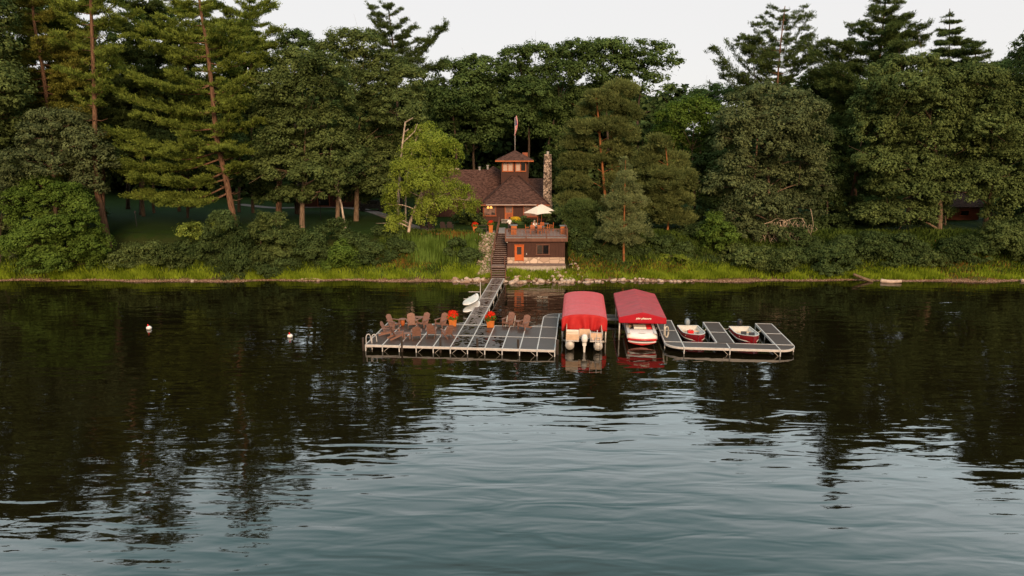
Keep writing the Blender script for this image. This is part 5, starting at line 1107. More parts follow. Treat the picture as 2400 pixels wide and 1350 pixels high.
# ------------------------------------------------------------------ boathouse
def zat(py, Y): return PY(1200, py, Y).z
def xat(px, py, Y): return PY(px, py, Y).x
YB = 73.0; DK = 4.25; BX0 = xat(1189.5, 600, YB); BX1 = xat(1323.5, 600, YB)
def boards(mb, x0, x1, z0, z1, y, face=-1, holes=(), step=.29):
    """battens on a wall plane at y facing face*y"""
    n = int((x1-x0)/step)
    for i in range(n+1):
        x = x0+.04+(x1-x0-.08)*i/n; segs = [(z0, z1)]
        for (hx0, hx1, hz0, hz1) in holes:
            if hx0-.03 < x < hx1+.03:
                segs = [s for (a, b) in segs for s in ((a, min(b, hz0)), (max(a, hz1), b)) if s[1]-s[0] > .03]
        for a, b in segs: mb.box((x, y+face*.031, (a+b)/2), (.09, .06, b-a))
def wall_holes(mb, x0, x1, z0, z1, y, th, holes):
    """a wall along x with rectangular openings, built of butted blocks"""
    xs = sorted(set([x0, x1]+[h[0] for h in holes]+[h[1] for h in holes]))
    for a, b in zip(xs, xs[1:]):
        segs = [(z0, z1)]
        for (hx0, hx1, hz0, hz1) in holes:
            if hx0 <= a+1e-6 and hx1 >= b-1e-6: segs = [s for (p, q) in segs for s in ((p, hz0), (hz1, q)) if s[1]-s[0] > .01]
        for p, q in segs: mb.box(((a+b)/2, y+th/2, (p+q)/2), (b-a, th, q-p))
def boathouse():
    zg = zat(612, YB); zf = zat(610.5, YB)
    r = empty('boathouse', ((BX0+BX1)/2, YB, zg), 0, 'brown board boathouse with an orange door and a railed roof deck above the shore rocks', 'boathouse'); O = Vector(r.location); cx = (BX0+BX1)/2
    L = lambda x, z: (x-cx, z-zg)
    x0, x1 = BX0-cx, BX1-cx; H = DK-.42-zg; st = .42
    dx0, dx1 = xat(1206.2, 600, YB)-cx, xat(1227.5, 600, YB)-cx; dz1 = zat(575, YB)-zg
    wx0, wx1 = xat(1258.5, 590, YB)-cx, xat(1286, 590, YB)-cx; wz0, wz1 = zat(595, YB)-zg, zat(574, YB)-zg
    w = MB(); holes = [(dx0, dx1, st, dz1), (wx0, wx1, wz0, wz1)]
    wall_holes(w, x0, x1, st, H, 0, .15, holes); boards(w, x0, x1, st, H, 0, -1, holes)
    w.box((x0+.075, 3.0, (st+H)/2), (.15, 5.7, H-st)); w.box((x1-.075, 3.0, (st+H)/2), (.15, 5.7, H-st)); w.box((0, 5.93, (st+H)/2), (x1-x0, .15, H-st))
    for i in range(20): w.box((x0-.014, .3+i*.29, (st+H)/2), (.028, .06, H-st)); w.box((x1+.014, .3+i*.29, (st+H)/2), (.028, .06, H-st))
    w.build('wall', M['brown_board'], r)
    f = MB(); f.box(((x0+dx0)/2-.01, .05, st/2-.3), (dx0-x0-.0, .3, st+.6)); f.box(((dx1+x1)/2+.01, .05, st/2-.3), (x1-dx1, .3, st+.6)); f.box(((dx0+dx1)/2, .12, -.29), (dx1-dx0, .3, .6)); f.build('foundation', M['stone_block'], r)
    d = MB(); d.box(((dx0+dx1)/2, .05, (dz1)/2+.01), (dx1-dx0-.16, .06, dz1-.10)); dr = d.build('door', M['door_orange'], r)
    fr = MB(); fr.box((dx0+.04, .0, dz1/2), (.08, .16, dz1)); fr.box((dx1-.04, .0, dz1/2), (.08, .16, dz1)); fr.box(((dx0+dx1)/2, .0, dz1+.045), (dx1-dx0+.06, .17, .09)); fr.build('door_frame', M['door_orange'], r)
    MB().box(((dx0+dx1)/2, .014, dz1*.66), (.50, .014, .84)).build('window_pane', M['glass'], dr); MB().ell((dx0+.16, .0, 1.0), (.035, .035, .035)).build('handle', M['galv'], dr)
    wf = MB(); t = .10
    wf.box(((wx0+wx1)/2, -.01, wz1+.03), (wx1-wx0+.24, .14, .10)); wf.box(((wx0+wx1)/2, -.02, wz0-.05), (wx1-wx0+.30, .18, .10))
    for x in (wx0-.03, wx1+.03): wf.box((x, -.01, (wz0+wz1)/2-.01), (t, .14, wz1-wz0+.02))
    wf.box(((wx0+wx1)/2, .03, (wz0+wz1)/2), (.05, .05, wz1-wz0)); win = wf.build('window', M['brown_rail'], r)
    MB().box(((wx0*.75+wx1*.25), .07, (wz0+wz1)/2), ((wx1-wx0)/2-.06, .02, wz1-wz0-.06)).build('pane', M['glass'], win); MB().box(((wx0*.25+wx1*.75), .06, (wz0+wz1)/2), ((wx1-wx0)/2-.06, .02, wz1-wz0-.06)).build('pane', M['glass_black'], win)
    lx = xat(1234, 595, YB)-cx; MB().box((lx, -.06, zat(595, YB)-zg), (.08, .08, .16)).build('meter_box', M['white_metal'], r)
    lmp = MB(); lmp.lathe([(.03, .05), (.10, -.06), (.09, -.10)], (x0-.05, -.12, H-.05), 10); lmp.box((x0-.05, -.06, H+.0), (.06, .14, .05)); lmp.build('flood_lamp', M['white_metal'], r)
    # deck on the roof
    ez0, ez1 = -.28, .26; yb = 7.0
    dk = MB(); dk.box(((x0+x1)/2, yb/2-.2, DK-zg-.05), (x1-x0+.5, yb+.2, .10)); dk.build('deck_floor', M['deckboards'], r)
    be = MB(); be.box((0, -.33, DK-zg-.24), (x1-x0+.54, .10, .36)); be.box((x0-.22, yb/2-.25, DK-zg-.24), (.10, yb, .36)); be.box((x1+.22, yb/2-.25, DK-zg-.24), (.10, yb, .36)); be.build('rim_beam', M['brown_rail'], r)
    rz = DK-zg; ra_ = MB(); xa, xb, ya = x0-.22, x1+.22, -.33
    rl = MB(); rl.box(((xa+xb)/2, ya, rz+.94), (xb-xa, .12, .09)); rl.box(((xa+xb)/2, ya, rz+.12), (xb-xa, .05, .07)); rl.box((xb, (ya+yb)/2-.1, rz+.945), (.11, yb-.1, .05)); rl.box((xb, (ya+yb)/2-.1, rz+.12), (.05, yb-.1, .07)); rl.build('railing', M['brown_rail'], r)
    for x in np.linspace(xa, xb, 4): MB().box((x, ya, rz+.45), (.11, .11, 1.08)).build('railing_post', M['brown_rail'], r)
    for y in (2.0, 4.4, 6.5): MB().box((xb, y, rz+.45), (.11, .11, 1.06)).build('railing_post', M['brown_rail'], r)
    n = 44
    for i in range(n):
        x = xa+.14+(xb-xa-.28)*i/(n-1)
        if min(abs(x-q) for q in np.linspace(xa, xb, 4)) < .09: continue
        MB().box((x, ya, rz+.54), (.055, .04, .77)).build('baluster', M['brown_rail'], r)
    bl = MB()
    for i in range(36): bl.box((xb, .0+i*.18, rz+.54), (.035, .035, .77))
    bl.build('side_balusters', M['brown_rail'], r)['kind'] = 'stuff'
    return r
boathouse()
lg = empty('ledge', ((BX0+BX1)/2-.05, YB-.75, 0), 0, 'flat stone ledge with a brown timber edge in front of the boathouse', 'ledge'); zl = zat(620, YB-.8)
MB().box((0, 0, zl-.36), (BX1-BX0+.1, 1.2, .62)).build('slab', M['concrete'], lg); MB().box((0, 0, zl-.02), (BX1-BX0+.16, 1.3, .07)).build('timber_top', M['tread'], lg)
# ------------------------------------------------------------------ stairs
def stairs():
    y0, z0 = 72.3, zat(619, 72.3); xl0, xr0 = xat(1154.0, 619, 72.3), xat(1188, 619, 72.3)
    y1, z1 = 76.2, DK; W = 1.5
    r = empty('stairs', (xl0, 70, 0), 0, 'long brown timber stairway from the gangway up past the boathouse', 'stairs'); O = Vector((xl0, 70, 0))
    n = 16
    for i in range(n):
        t = (i+.5)/n; y = y0+(y1-y0)*t; z = z0+(z1-z0)*(i+1)/n
        xl = xat(1157+12*t, 600, y0)*0+xl0+(xat(1168, 550, y1)-xl0)*t; W = (xr0-xl0)*(1-t)+(xat(1186, 550, y1)-xat(1168, 550, y1))*t
        MB().box((xl+W/2-O.x, y-O.y, z-.02), (W, .27, .045)).build('tread', M['tread'], r)
        MB().box((xl+W/2-O.x, y-O.y+.11, z-.115), (W-.02, .02, .14)).build('riser', M['brown_board'], r)
    xt = xat(1168, 550, y1); xtr = xat(1186, 550, y1)
    sg = MB(); sg.bar((xl0-.03-O.x, y0-O.y-.1, z0-.1), (xt-.03-O.x, y1-O.y, z1-.12), .06, .32); sg.bar((xr0+.03-O.x, y0-O.y-.1, z0-.1), (xtr+.03-O.x, y1-O.y, z1-.12), .06, .32); sg.build('stringer', M['brown_board'], r)
    ld = MB(); xl1, xr1 = xat(1152, 629, 71.4), xat(1181, 629, 71.4); ld.box(((xl0+xr0)/2-.12-O.x, 71.7-O.y, z0-.03), (1.5, 1.25, .06)); ld.build('landing', M['tread'], r)
    # lower flight down to the gangway end
    g0 = D(5.5*S, 23.95, .45); nl = 5
    for i in range(nl):
        t = (i+.5)/nl; y = g0.y+(71.1-g0.y)*t; z = .5+(z0-.5)*(i+1)/(nl+.0)-.06; x = g0.x+((xl0+xr0)/2-.12-g0.x)*t
        MB().box((x-O.x, y-O.y, z-.02), (1.42, .30, .045)).build('tread', M['tread'], r); MB().box((x-O.x, y-O.y+.13, z-.12), (1.38, .02, .15)).build('riser', M['brown_board'], r)
    # handrails
    hl = MB(); hl.bar((xl0-.08-O.x, y0-O.y-.2, z0+.95), (xt-.08-O.x, y1-O.y, z1+.95), .06, .09); hl.bar((xl0-.08-O.x, y0-O.y-.2, z0+.5), (xt-.08-O.x, y1-O.y, z1+.5), .04, .06)
    hl.bar((g0.x-.75-O.x, g0.y-O.y, 1.25), (xl0-.09-O.x, y0-.25-O.y, z0+.95), .05, .08); hl.bar((g0.x+.75-O.x, g0.y-O.y, 1.15), (xr0-.25-O.x, y0-.5-O.y, z0+.9), .05, .08); hl.bar((xr0-.25-O.x, y0-.5-O.y, z0+.9), (xr0-.02-O.x, y0-O.y, z0+.5), .05, .08)
    hl.bar((xt-.08-O.x, y1-O.y, z1+.95), (xt-.02-O.x, 83-O.y, z1+1.0), .06, .09); hl.build('handrail', M['brown_rail'], r)
    for (x, y, z) in [(xl0-.08, y0-.2, z0), (xl0*.5+xt*.5-.08, (y0+y1)/2, (z0+z1)/2), (xt-.08, y1, z1), (g0.x-.75, g0.y, .35), (g0.x+.75, g0.y, .3), (xr0-.25, y0-.5, z0), (xt-.05, 79.5, z1), (xt-.02, 83, z1)]:
        MB().box((x-O.x, y-O.y, z+.48), (.09, .09, .98)).build('newel_post', M['brown_rail'], r)
    wk = MB(); wk.box(((xt+BX0-.3)/2-O.x, 79.6-O.y, DK-.05), (BX0-.3-xt, 6.9, .10)); wk.build('top_walkway', M['deckboards'], r)
stairs()
# ------------------------------------------------------------------ lodge
def roofmesh(mb, ev, ridge, zt=.16):
    """hip roof over rectangle ev=(x0,x1,y0,y1,z), ridge=((x,y,z),(x,y,z)); a closed shell with thickness at the eave"""
    x0, x1, y0, y1, z = ev; a, b = ridge
    vs = [(x0, y0, z), (x1, y0, z), (x1, y1, z), (x0, y1, z), (x0, y0, z-zt), (x1, y0, z-zt), (x1, y1, z-zt), (x0, y1, z-zt), a, b]
    if (Vector(a)-Vector(b)).length < .01:
        vs = vs[:9]; fs = [(0, 1, 8), (1, 2, 8), (2, 3, 8), (3, 0, 8)]
    elif abs(a[0]-b[0]) > abs(a[1]-b[1]): fs = [(0, 1, 9, 8), (1, 2, 9), (2, 3, 8, 9), (3, 0, 8)]
    else: fs = [(0, 1, 8), (1, 2, 9, 8), (2, 3, 9), (3, 0, 8, 9)]
    fs += [(0, 4, 5, 1), (1, 5, 6, 2), (2, 6, 7, 3), (3, 7, 4, 0), (7, 6, 5, 4)]
    mb.add(vs, fs)
def lodge():
    YL = 86.3; zf = zat(517, YL); ze = zat(479.5, YL-.7)
    x0, x1 = xat(1127, 478, YL-.7), xat(1288, 480, YL-.7); wx0, wx1 = xat(1131, 490, YL), xat(1283, 490, YL)
    cx = (x0+x1)/2; r = empty('lodge', (cx, YL, zf-.4), 0, 'brown board lodge with shingled hip roofs, square lookout tower and fieldstone chimney', 'house'); O = Vector(r.location)
    X = lambda px, py=500, Y=YL: xat(px, py, Y)-cx
    Z = lambda py, Y=YL: zat(py, Y)-O.z
    H = ze-O.z-.1; a, b = wx0-cx, wx1-cx; f = zf-O.z
    w1 = (X(1133), X(1163), Z(507), Z(480.5)); dr = (X(1183), X(1202.5), f, Z(480.5)); w2 = (X(1226), X(1262), Z(509), Z(480.5))
    w = MB(); wall_holes(w, a, b, -.9, H, 0, .2, [w1, dr, w2]); boards(w, a, b, -.2, H, 0, -1, [w1, dr, w2], .26)
    w.box((a+.1, 4.2, (H-.9)/2), (.2, 8.0, H+.9)); w.box((b-.1, 4.2, (H-.9)/2), (.2, 8.0, H+.9)); w.box((0, 8.3, (H-.9)/2), (b-a, .2, H+.9)); w.box((0, 4.1, H-.06), (b-a-.4, 8.0, .05)); w.build('wall', M['brown_board'], r)
    def window(h, pane, mull, lab=None, sill=True):
        t = .11; m = MB(); hx0, hx1, hz0, hz1 = h; mx_ = (hx0+hx1)/2
        m.box((mx_, -.01, hz1-t/2), (hx1-hx0, .26, t)); m.box((mx_, -.03, hz0+t*.75), (hx1-hx0+.08, .32, t*1.5))
        for x in (hx0+t/2, hx1-t/2): m.box((x, -.01, (hz0+hz1)/2+.02), (t, .25, hz1-hz0-t*2.5))
        for k in range(mull): m.box((hx0+(hx1-hx0)*(k+1)/(mull+1), .05, (hz0+hz1)/2), (.07, .1, hz1-hz0-.3))
        wo = m.build('window', M['trim'], r); MB().box((mx_, .12, (hz0+hz1)/2), (hx1-hx0-.05, .02, hz1-hz0-.05)).build('pane', M[pane], wo); return wo
    wa = window(w1, 'sunset_glass', 0); wb = window(w2, 'sunset_glass', 1)
    lp = MB(); lx = X(1147.5); lz = Z(485.5)
    for s in (-1, 1): lp.lathe([(.09, .14), (.17, -.16), (.16, -.17), (.08, .13)], (lx+s*.19, .09, lz), 10, 1, .12)
    lp.build('lit_lamp', emis('lamp_glow', (1, .45, .10), 1.6), wa)
    it = MB()
    for px, h in ((1140, .12), (1154, .3), (1158, .2), (1145, .1)): it.box((X(px), .08, w1[2]+.2+h/2), (.22, .03, h))
    it.build('sill_things', M['black'], wa)
    d = MB(); t = .1; m = (dr[0]+dr[1])/2
    for x in (dr[0]+t/2, dr[1]-t/2): d.box((x, 0, (dr[2]+dr[3])/2), (t, .24, dr[3]-dr[2]))
    d.box((m, 0, dr[3]-.05), (dr[1]-dr[0]-2*t, .24, .1)); d.box((m, .06, dr[2]+.5), (dr[1]-dr[0]-2*t, .06, 1.0)); do = d.build('door', M['orange_wood'], r)
    MB().box((m, .08, dr[2]+1.48), (dr[1]-dr[0]-2*t, .03, .96)).build('pane', M['sunset_glass'], do); MB().box((m, .028, dr[2]+.5), (dr[1]-dr[0]-.42, .01, .78)).build('panel', M['trim'], do)
    # front hip roof
    ap = (X(1207, 405, 92), 5.7, Z(404, 92)); rf = MB(); roofmesh(rf, (x0-cx, x1-cx, -.7, 9.2, H+.1), (ap, (ap[0], 9.0-4.5, ap[2])) if False else (ap, ap)); ro = rf.build('roof', M['shingle'], r)
    hc = MB()
    for cx_, cy_2 in ((x0-cx, -.7), (x1-cx, -.7)): hc.bar((cx_, cy_2, H+.12), (ap[0], ap[1], ap[2]+.03), .24, .05)
    hc.build('hip_cap', M['shingle_dark'], ro)
    fa = MB(); fa.box((0, -.72, H+.02), (x1-x0+.06, .05, .17)); fa.box((x0-cx-.02, 4.2, H+.02), (.05, 9.8, .17)); fa.box((x1-cx+.02, 4.2, H+.02), (.05, 9.8, .17)); fa.build('fascia', M['trim'], ro)
    gu = MB(); gu.tube([(X(1140), -.80, H+.06), (X(1257), -.80, H+.06)], .06, 8); gu.build('gutter', M['gutter'], ro)
    # left and right wings
    wz = Z(397.5, 96); zl_ = H+.15; lw = MB(); xl, xr = X(985, 400, 96), X(1188, 400, 94)
    roofmesh(lw, (xl, xr, 4.6, 14.8, zl_), ((xl+2.5, 9.7, wz), (xr-.1, 9.7, wz))); lw.build('wing_roof', M['shingle'], r)
    rw = MB(); rz = Z(418, 96); xr2 = X(1290, 420, 94); xq = X(1212, 420, 94); roofmesh(rw, (xq, xr2, 4.9, 14.4, zl_+.01), ((xq+.1, 9.7, rz), (xr2-1.0, 9.7, rz))); rw.build('wing_roof', M['shingle'], r)
    ww = MB(); ww.box(((xl+.6+a)/2, 9.7, (zl_-1)/2-.05), (a-xl-.6, 9.0, zl_+.8)); boards(ww, xl+.6, a-.05, -.3, zl_-.2, 5.2, -1, (), .3); ww.build('wing_wall', M['brown_board'], r)
    gd = MB(); gx, gz = X(1156, 397, 98.5), Z(391, 98.5); roofmesh(gd, (gx-.95, gx+.95, 10.6, 13.6, wz-.25), ((gx, 11.4, gz+.1), (gx, 13.0, gz+.1)), .05); gd.build('dormer', M['shingle'], r)
    for px, py in ((1124, 396), (1143, 392)):
        MB().lathe([(.14, -.3), (.14, .18), (.22, .2), (.2, .3)], (X(px, py, 96), 9.7, Z(py, 96)), 10).build('roof_vent', M['blue_grey'], r)
    MB().box((X(1066, 398, 96), 9.7, wz+.10), (1.2, .6, .18)).build('ridge_cap', M['gutter'], r)
    # tower
    YT = 91.3; ty = YT-YL; t0, t1 = X(1174.5, 390, YT), X(1238, 390, YT); tz0, tz1 = H+1.0, Z(377.5, YT)
    tw0, tw1, tw2 = X(1177, 390, YT), X(1203.5, 390, YT), X(1233, 390, YT); wz0, wz1 = Z(402.5, YT), Z(378.5, YT)
    ta = (tw0+.02, tw1, wz0, wz1); tb = (X(1207.5, 390, YT), tw2, wz0, wz1)
    tw = MB(); wall_holes(tw, t0, t1, tz0, tz1, ty, .16, [ta, tb]); boards(tw, t0, t1, tz0, tz1, ty, -1, [ta, tb], .27); td = t1-t0
    tw.box((t0+.08, ty+.16+(td-.16)/2, (tz0+tz1)/2), (.16, td-.16, tz1-tz0)); tw.box((t1-.08, ty+.16+(td-.16)/2, (tz0+tz1)/2), (.16, td-.16, tz1-tz0)); tw.box(((t0+t1)/2, ty+td, (tz0+tz1)/2), (td-.32, .16, tz1-tz0)); tw.build('tower_wall', M['brown_board'], r)
    for h, panes in ((ta, ('sunset_pane', 'sunset_pane')), (tb, ('sunset_pane', 'glass_black'))):
        m = MB(); hx0, hx1, hz0, hz1 = h; tt = .1; mx_ = (hx0+hx1)/2
        m.box((mx_, ty-.01, hz1-tt/2), (hx1-hx0, .2, tt)); m.box((mx_, ty-.03, hz0+tt*.6), (hx1-hx0, .26, tt*1.2))
        for x in (hx0+tt/2, hx1-tt/2, mx_): m.box((x, ty-.005, (hz0+hz1)/2), (tt, .2, hz1-hz0-2.3*tt))
        wo = m.build('tower_window', M['orange_wood'], r)
        for k, pn in enumerate(panes): MB().box((hx0+(hx1-hx0)*(.27+.46*k), ty+.07, (hz0+hz1)/2), ((hx1-hx0)/2-.16, .02, hz1-hz0-.2)).build('pane', M[pn], wo)
    ex0, ex1 = X(1161.5, 377, YT-.9), X(1250, 377, YT-.9); ez = Z(376, YT-.9); tr = MB(); cy_ = ty+td/2; apx = (X(1207, 352, 93), cy_, Z(352, 93.2))
    roofmesh(tr, (ex0, ex1, ty-.9, ty+td+.9, ez), (apx, apx), .08); to = tr.build('tower_roof', M['shingle'], r)
    fa = MB(); fa.box(((ex0+ex1)/2, ty-.92, ez-.09), (ex1-ex0+.08, .05, .15)); fa.box((ex0-.02, cy_, ez-.09), (.05, td+1.78, .15)); fa.box((ex1+.02, cy_, ez-.09), (.05, td+1.78, .15)); fa.build('fascia', M['orange_wood'], to)
    # chimneys
    c0, c1 = X(1274, 400, 88.3), X(1292.5, 400, 88.3); cz = Z(361.5, 88.3); ch = MB(); w_ = c1-c0
    ch.loft([[(c0-k, 1.4-k, z), (c1+k, 1.4-k, z), (c1+k, 2.4+k, z), (c0-k, 2.4+k, z)] for z, k in ((-.9, .25), (2.2, .12), (3.2, .05), (6.0, .0), (cz, -.05))]); chm = ch.build('chimney', M['stone_chimney'], r)
    MB().lathe([(.16, 0), (.16, .25), (.22, .27), (.2, .33)], ((c0+c1)/2, 1.9, cz), 10).build('chimney_cap', M['galv'], chm)
    bc = MB(); bx = X(1230.5, 365, 97); bc.box((bx, 10.7, (Z(357.5, 97)+H)/2), (.75, .75, Z(357.5, 97)-H)); bc.build('brick_chimney', M['trim'], r)
    # entry steps
    for i, (py, Y) in enumerate(((518.5, 85.4), (522.5, 85.0), (527, 84.6))):
        z = DK+.05+(3-i)*.15-O.z-.15+.12; MB().box((X(1189, 520, Y), Y-YL, z-.03), (1.5, .36, .06)).build('step', M['concrete'], r)
        MB().box((X(1189, 520, Y), Y-YL+.12, z-.13), (1.46, .03, .14)).build('step_riser', M['brown_board'], r)
    return r, (apx[0]+cx, apx[1]+YL, apx[2]+O.z)
lod, apex = lodge()
# flag
fp = empty('flagpole', apex, 0, 'white flagpole with a drooping striped flag on the tower roof', 'flagpole')
ztop = zat(277, apex[1])-apex[2]; MB().tube([(0, 0, -.1), (0, 0, ztop)], [.045, .03], 8).build('pole', M['white_metal'], fp, smooth=True); MB().ell((0, 0, ztop+.03), (.06, .06, .06)).build('finial', M['galv'], fp)
def flagmat():
    m, nt, p = nmat('flag_cloth'); at = N(nt, 'ShaderNodeAttribute', attribute_name='fcol'); nt.links.new(at.outputs['Color'], p.inputs['Base Color']); p.inputs['Roughness'].default_value = .9; return m
fz1, fz0 = zat(281, apex[1])-apex[2], zat(318, apex[1])-apex[2]; rows = 26; cols = 26; vs = []; fcs = []; fc = []
for j in range(rows+1):
    v = j/rows
    for i in range(cols+1):
        u = i/cols; wv = .08+.36*math.sin(PI*min(1, v*1.05+.03))**.8
        vs.append((.03+wv*u*.9+.03*math.sin(u*9+v*4)-.10*v*v, .10*math.sin(u*14+v*3)*(.4+v), fz1+(fz0-fz1)*(v-.30*u*(1-v))))
for j in range(rows):
    for i in range(cols):
        n = cols+1; fcs.append((j*n+i, j*n+i+1, (j+1)*n+i+1, (j+1)*n+i)); u = i/cols; v = j/rows
        fc.append((.03, .045, .16, 1) if (v < .42 and u < .55) else ((.68, .06, .07, 1) if int((u+v*.35)*13) % 2 == 0 else (.72, .68, .66, 1)))
me = bpy.data.meshes.new('flag'); me.from_pydata(vs, [], fcs); at = me.attributes.new('fcol', 'FLOAT_COLOR', 'FACE'); at.data.foreach_set('color', np.array(fc, dtype=np.float32).ravel()); me.update()
o = link('flag', me, flagmat(), fp); o.modifiers.new('thickness', 'SOLIDIFY').thickness = .008
# ------------------------------------------------------------------ things on the roof deck
def deckpt(px, Y, py=540): return Vector((xat(px, py, Y), Y, DK))
def parasol(label, px, Y, py_top, half, rz):
    p = deckpt(px, Y, 500); r = empty('parasol', p, rz, label, 'parasol', 'cream parasols on the roof deck'); zt = zat(py_top, Y)-DK; zr = zt-.78
    MB().tube([(0, 0, 0), (0, 0, zt-.02)], .03, 8).build('pole', M['orange_wood'], r); MB().lathe([(.3, 0), (.3, .06), (.06, .1), (.05, .25)], n=14).build('base', M['black'], r)
    mb = MB(); n = 6; rings = []
    for k in range(n+1):
        q = k/n; h = half*q; z = zt-(zt-zr)*(q**1.12); ring = []
        for e in range(4):
            for t in range(4):
                a = t/4; cs = [(-1, -1), (1, -1), (1, 1), (-1, 1)]; c0, c1 = cs[e], cs[(e+1) % 4]
                sag = -.06*q*math.sin(PI*a)*0+.05*q*math.sin(PI*a); k2 = 1-.05*math.sin(PI*a)*q
                ring.append(((c0[0]+(c1[0]-c0[0])*a)*h*k2+.001, (c0[1]+(c1[1]-c0[1])*a)*h*k2, z+sag))
        rings.append(ring)
    mb.loft(rings, cap=False); o = mb.build('canopy', M['cream'], r); o.modifiers.new('thickness', 'SOLIDIFY').thickness = .012
    rb = MB()
    for sx in (-1, 1):
        for sy in (-1, 1): rb.bar((0, 0, zr+.15), (sx*half*.6, sy*half*.6, zr+.36), .02, .02)
    rb.build('ribs', M['orange_wood'], r); MB().ell((0, 0, zt), (.05, .05, .06)).build('finial', M['orange_wood'], r)
parasol('front cream parasol over the dining table on the roof deck', 1260, 76.4, 483, 1.12, R(42))
parasol('rear cream parasol half hidden behind the front one', 1269, 79.4, 478.5, 1.12, R(44))
def dining_chair():
    r = empty('dining_chair'); m = M['orange_wood']
    MB().box((0, 0, .45), (.46, .46, .04)).build('seat', m, r, bevel=.01)
    b = MB(); b.box((0, .21, .60), (.46, .03, .06)); b.box((0, .225, .93), (.46, .03, .10), rx=-.1)
    for i in range(5): b.box((-.17+i*.085, .218, .76), (.06, .02, .27), rx=-.06)
    b.build('backrest', m, r)
    for x in (-.2, .2):
        MB().box((x, -.2, .215), (.045, .045, .43)).build('leg', m, r); MB().bar((x, .2, 0), (x, .235, .98), .045, .045, up=(0, 1, 0)).build('leg', m, r)
        MB().box((x*1.12, -.0, .66), (.05, .42, .03)).build('arm', m, r)
    return r
dc = dining_chair(); tx = deckpt(1258, 76.4)
DC = [(1248, 75.5, 180, 'left of the two orange dining chairs with backs to the lake'), (1265, 75.4, 180, 'right of the two orange dining chairs with backs to the lake'), (1236, 76.2, 90, 'orange dining chair at the left end of the front table'), (1283, 76.3, -90, 'orange dining chair at the right end of the front table'),
      (1250, 78.0, 180, 'orange dining chair behind the front table beside the seated person'), (1270, 78.0, 170, 'orange dining chair behind the front table, right of the parasol pole'), (1292, 78.2, -90, 'orange dining chair at the right end of the rear table')]
for i, (px, Y, a, lab) in enumerate(DC):
    c = dc if i == 0 else copy_tree(dc); c.location = deckpt(px, Y); c.rotation_euler = (0, 0, R(a+180 if abs(a) > 120 else a)); tag(c, lab, 'chair', 'orange dining chairs on the roof deck')
for c_, a_ in ((0, 0),): pass
def dining_table(label, px, Y):
    r = empty('dining_table', deckpt(px, Y), 0, label, 'table', 'dining tables on the roof deck'); MB().box((0, 0, .73), (1.75, .95, .05)).build('tabletop', M['slate'], r, bevel=.02)
    for x in (-.75, .75):
        for y in (-.38, .38): MB().box((x, y, .352), (.07, .07, .704)).build('leg', M['orange_wood'], r)
dining_table('front dark-topped dining table under the cream parasols', 1259, 76.35); dining_table('rear dark-topped dining table under the cream parasols', 1268, 79.0)
def cabinet(label, px, Y, w, h):
    r = empty('cabinet', deckpt(px, Y), 0, label, 'cabinet', 'orange cabinets on the roof deck'); MB().box((0, 0, h/2), (w, w*.9, h)).build('body', M['orange_box'], r)
    MB().box((0, 0, h+.04), (w+.18, w*.9+.2, .08)).build('top', M['slate'], r, bevel=.02); MB().box((0, -w*.45-.01, h*.5), (w*.78, .02, h*.72)).build('door', M['orange_wood'], r); MB().box((w*.28, -w*.45-.03, h*.6), (.02, .03, .12)).build('handle', M['black'], r)
cabinet('orange cabinet with a slate top at the left end of the roof deck', 1204.5, 75.2, .62, 1.0); cabinet('orange cabinet with a slate top at the right corner of the roof deck', 1319.5, 75.6, .6, .88)
flower_tub('tall pot of yellow flowers behind the left cabinet', deckpt(1207.5, 78.3), 0, .4, .95, 0, 'wood_dark', 7, 'flower_pot', .62, .55, yellow=True); flower_tub('yellow flower pot at the rear right corner of the roof deck', deckpt(1327.5, 78.6), 0, .36, .6, 0, 'wood_dark', 8, 'flower_pot', .38, .45, yellow=True)
# people
def skin(name, joints, edges, mat, parent, root_i=0, sub=1):
    names = list(joints); idx = {n: i for i, n in enumerate(names)}
    me = bpy.data.meshes.new(name); me.from_pydata([joints[n][0] for n in names], [(idx[a], idx[b]) for a, b in edges], []); o = bpy.data.objects.new('tmp', me); COL.objects.link(o)
    o.modifiers.new('skin', 'SKIN')
    if not me.skin_vertices: me.skin_vertices.new()
    for i, n in enumerate(names):
        rr = joints[n][1]; me.skin_vertices[0].data[i].radius = (rr, rr) if not hasattr(rr, '__len__') else rr; me.skin_vertices[0].data[i].use_root = (i == root_i)
    s = o.modifiers.new('sub', 'SUBSURF'); s.levels = sub; s.render_levels = sub
    dg = bpy.context.evaluated_depsgraph_get(); dg.update(); m2 = bpy.data.meshes.new_from_object(o.evaluated_get(dg)); bpy.data.objects.remove(o); m2.name = name
    m2.polygons.foreach_set('use_smooth', [True]*len(m2.polygons)); m2.materials.clear(); return link(name, m2, mat, parent)
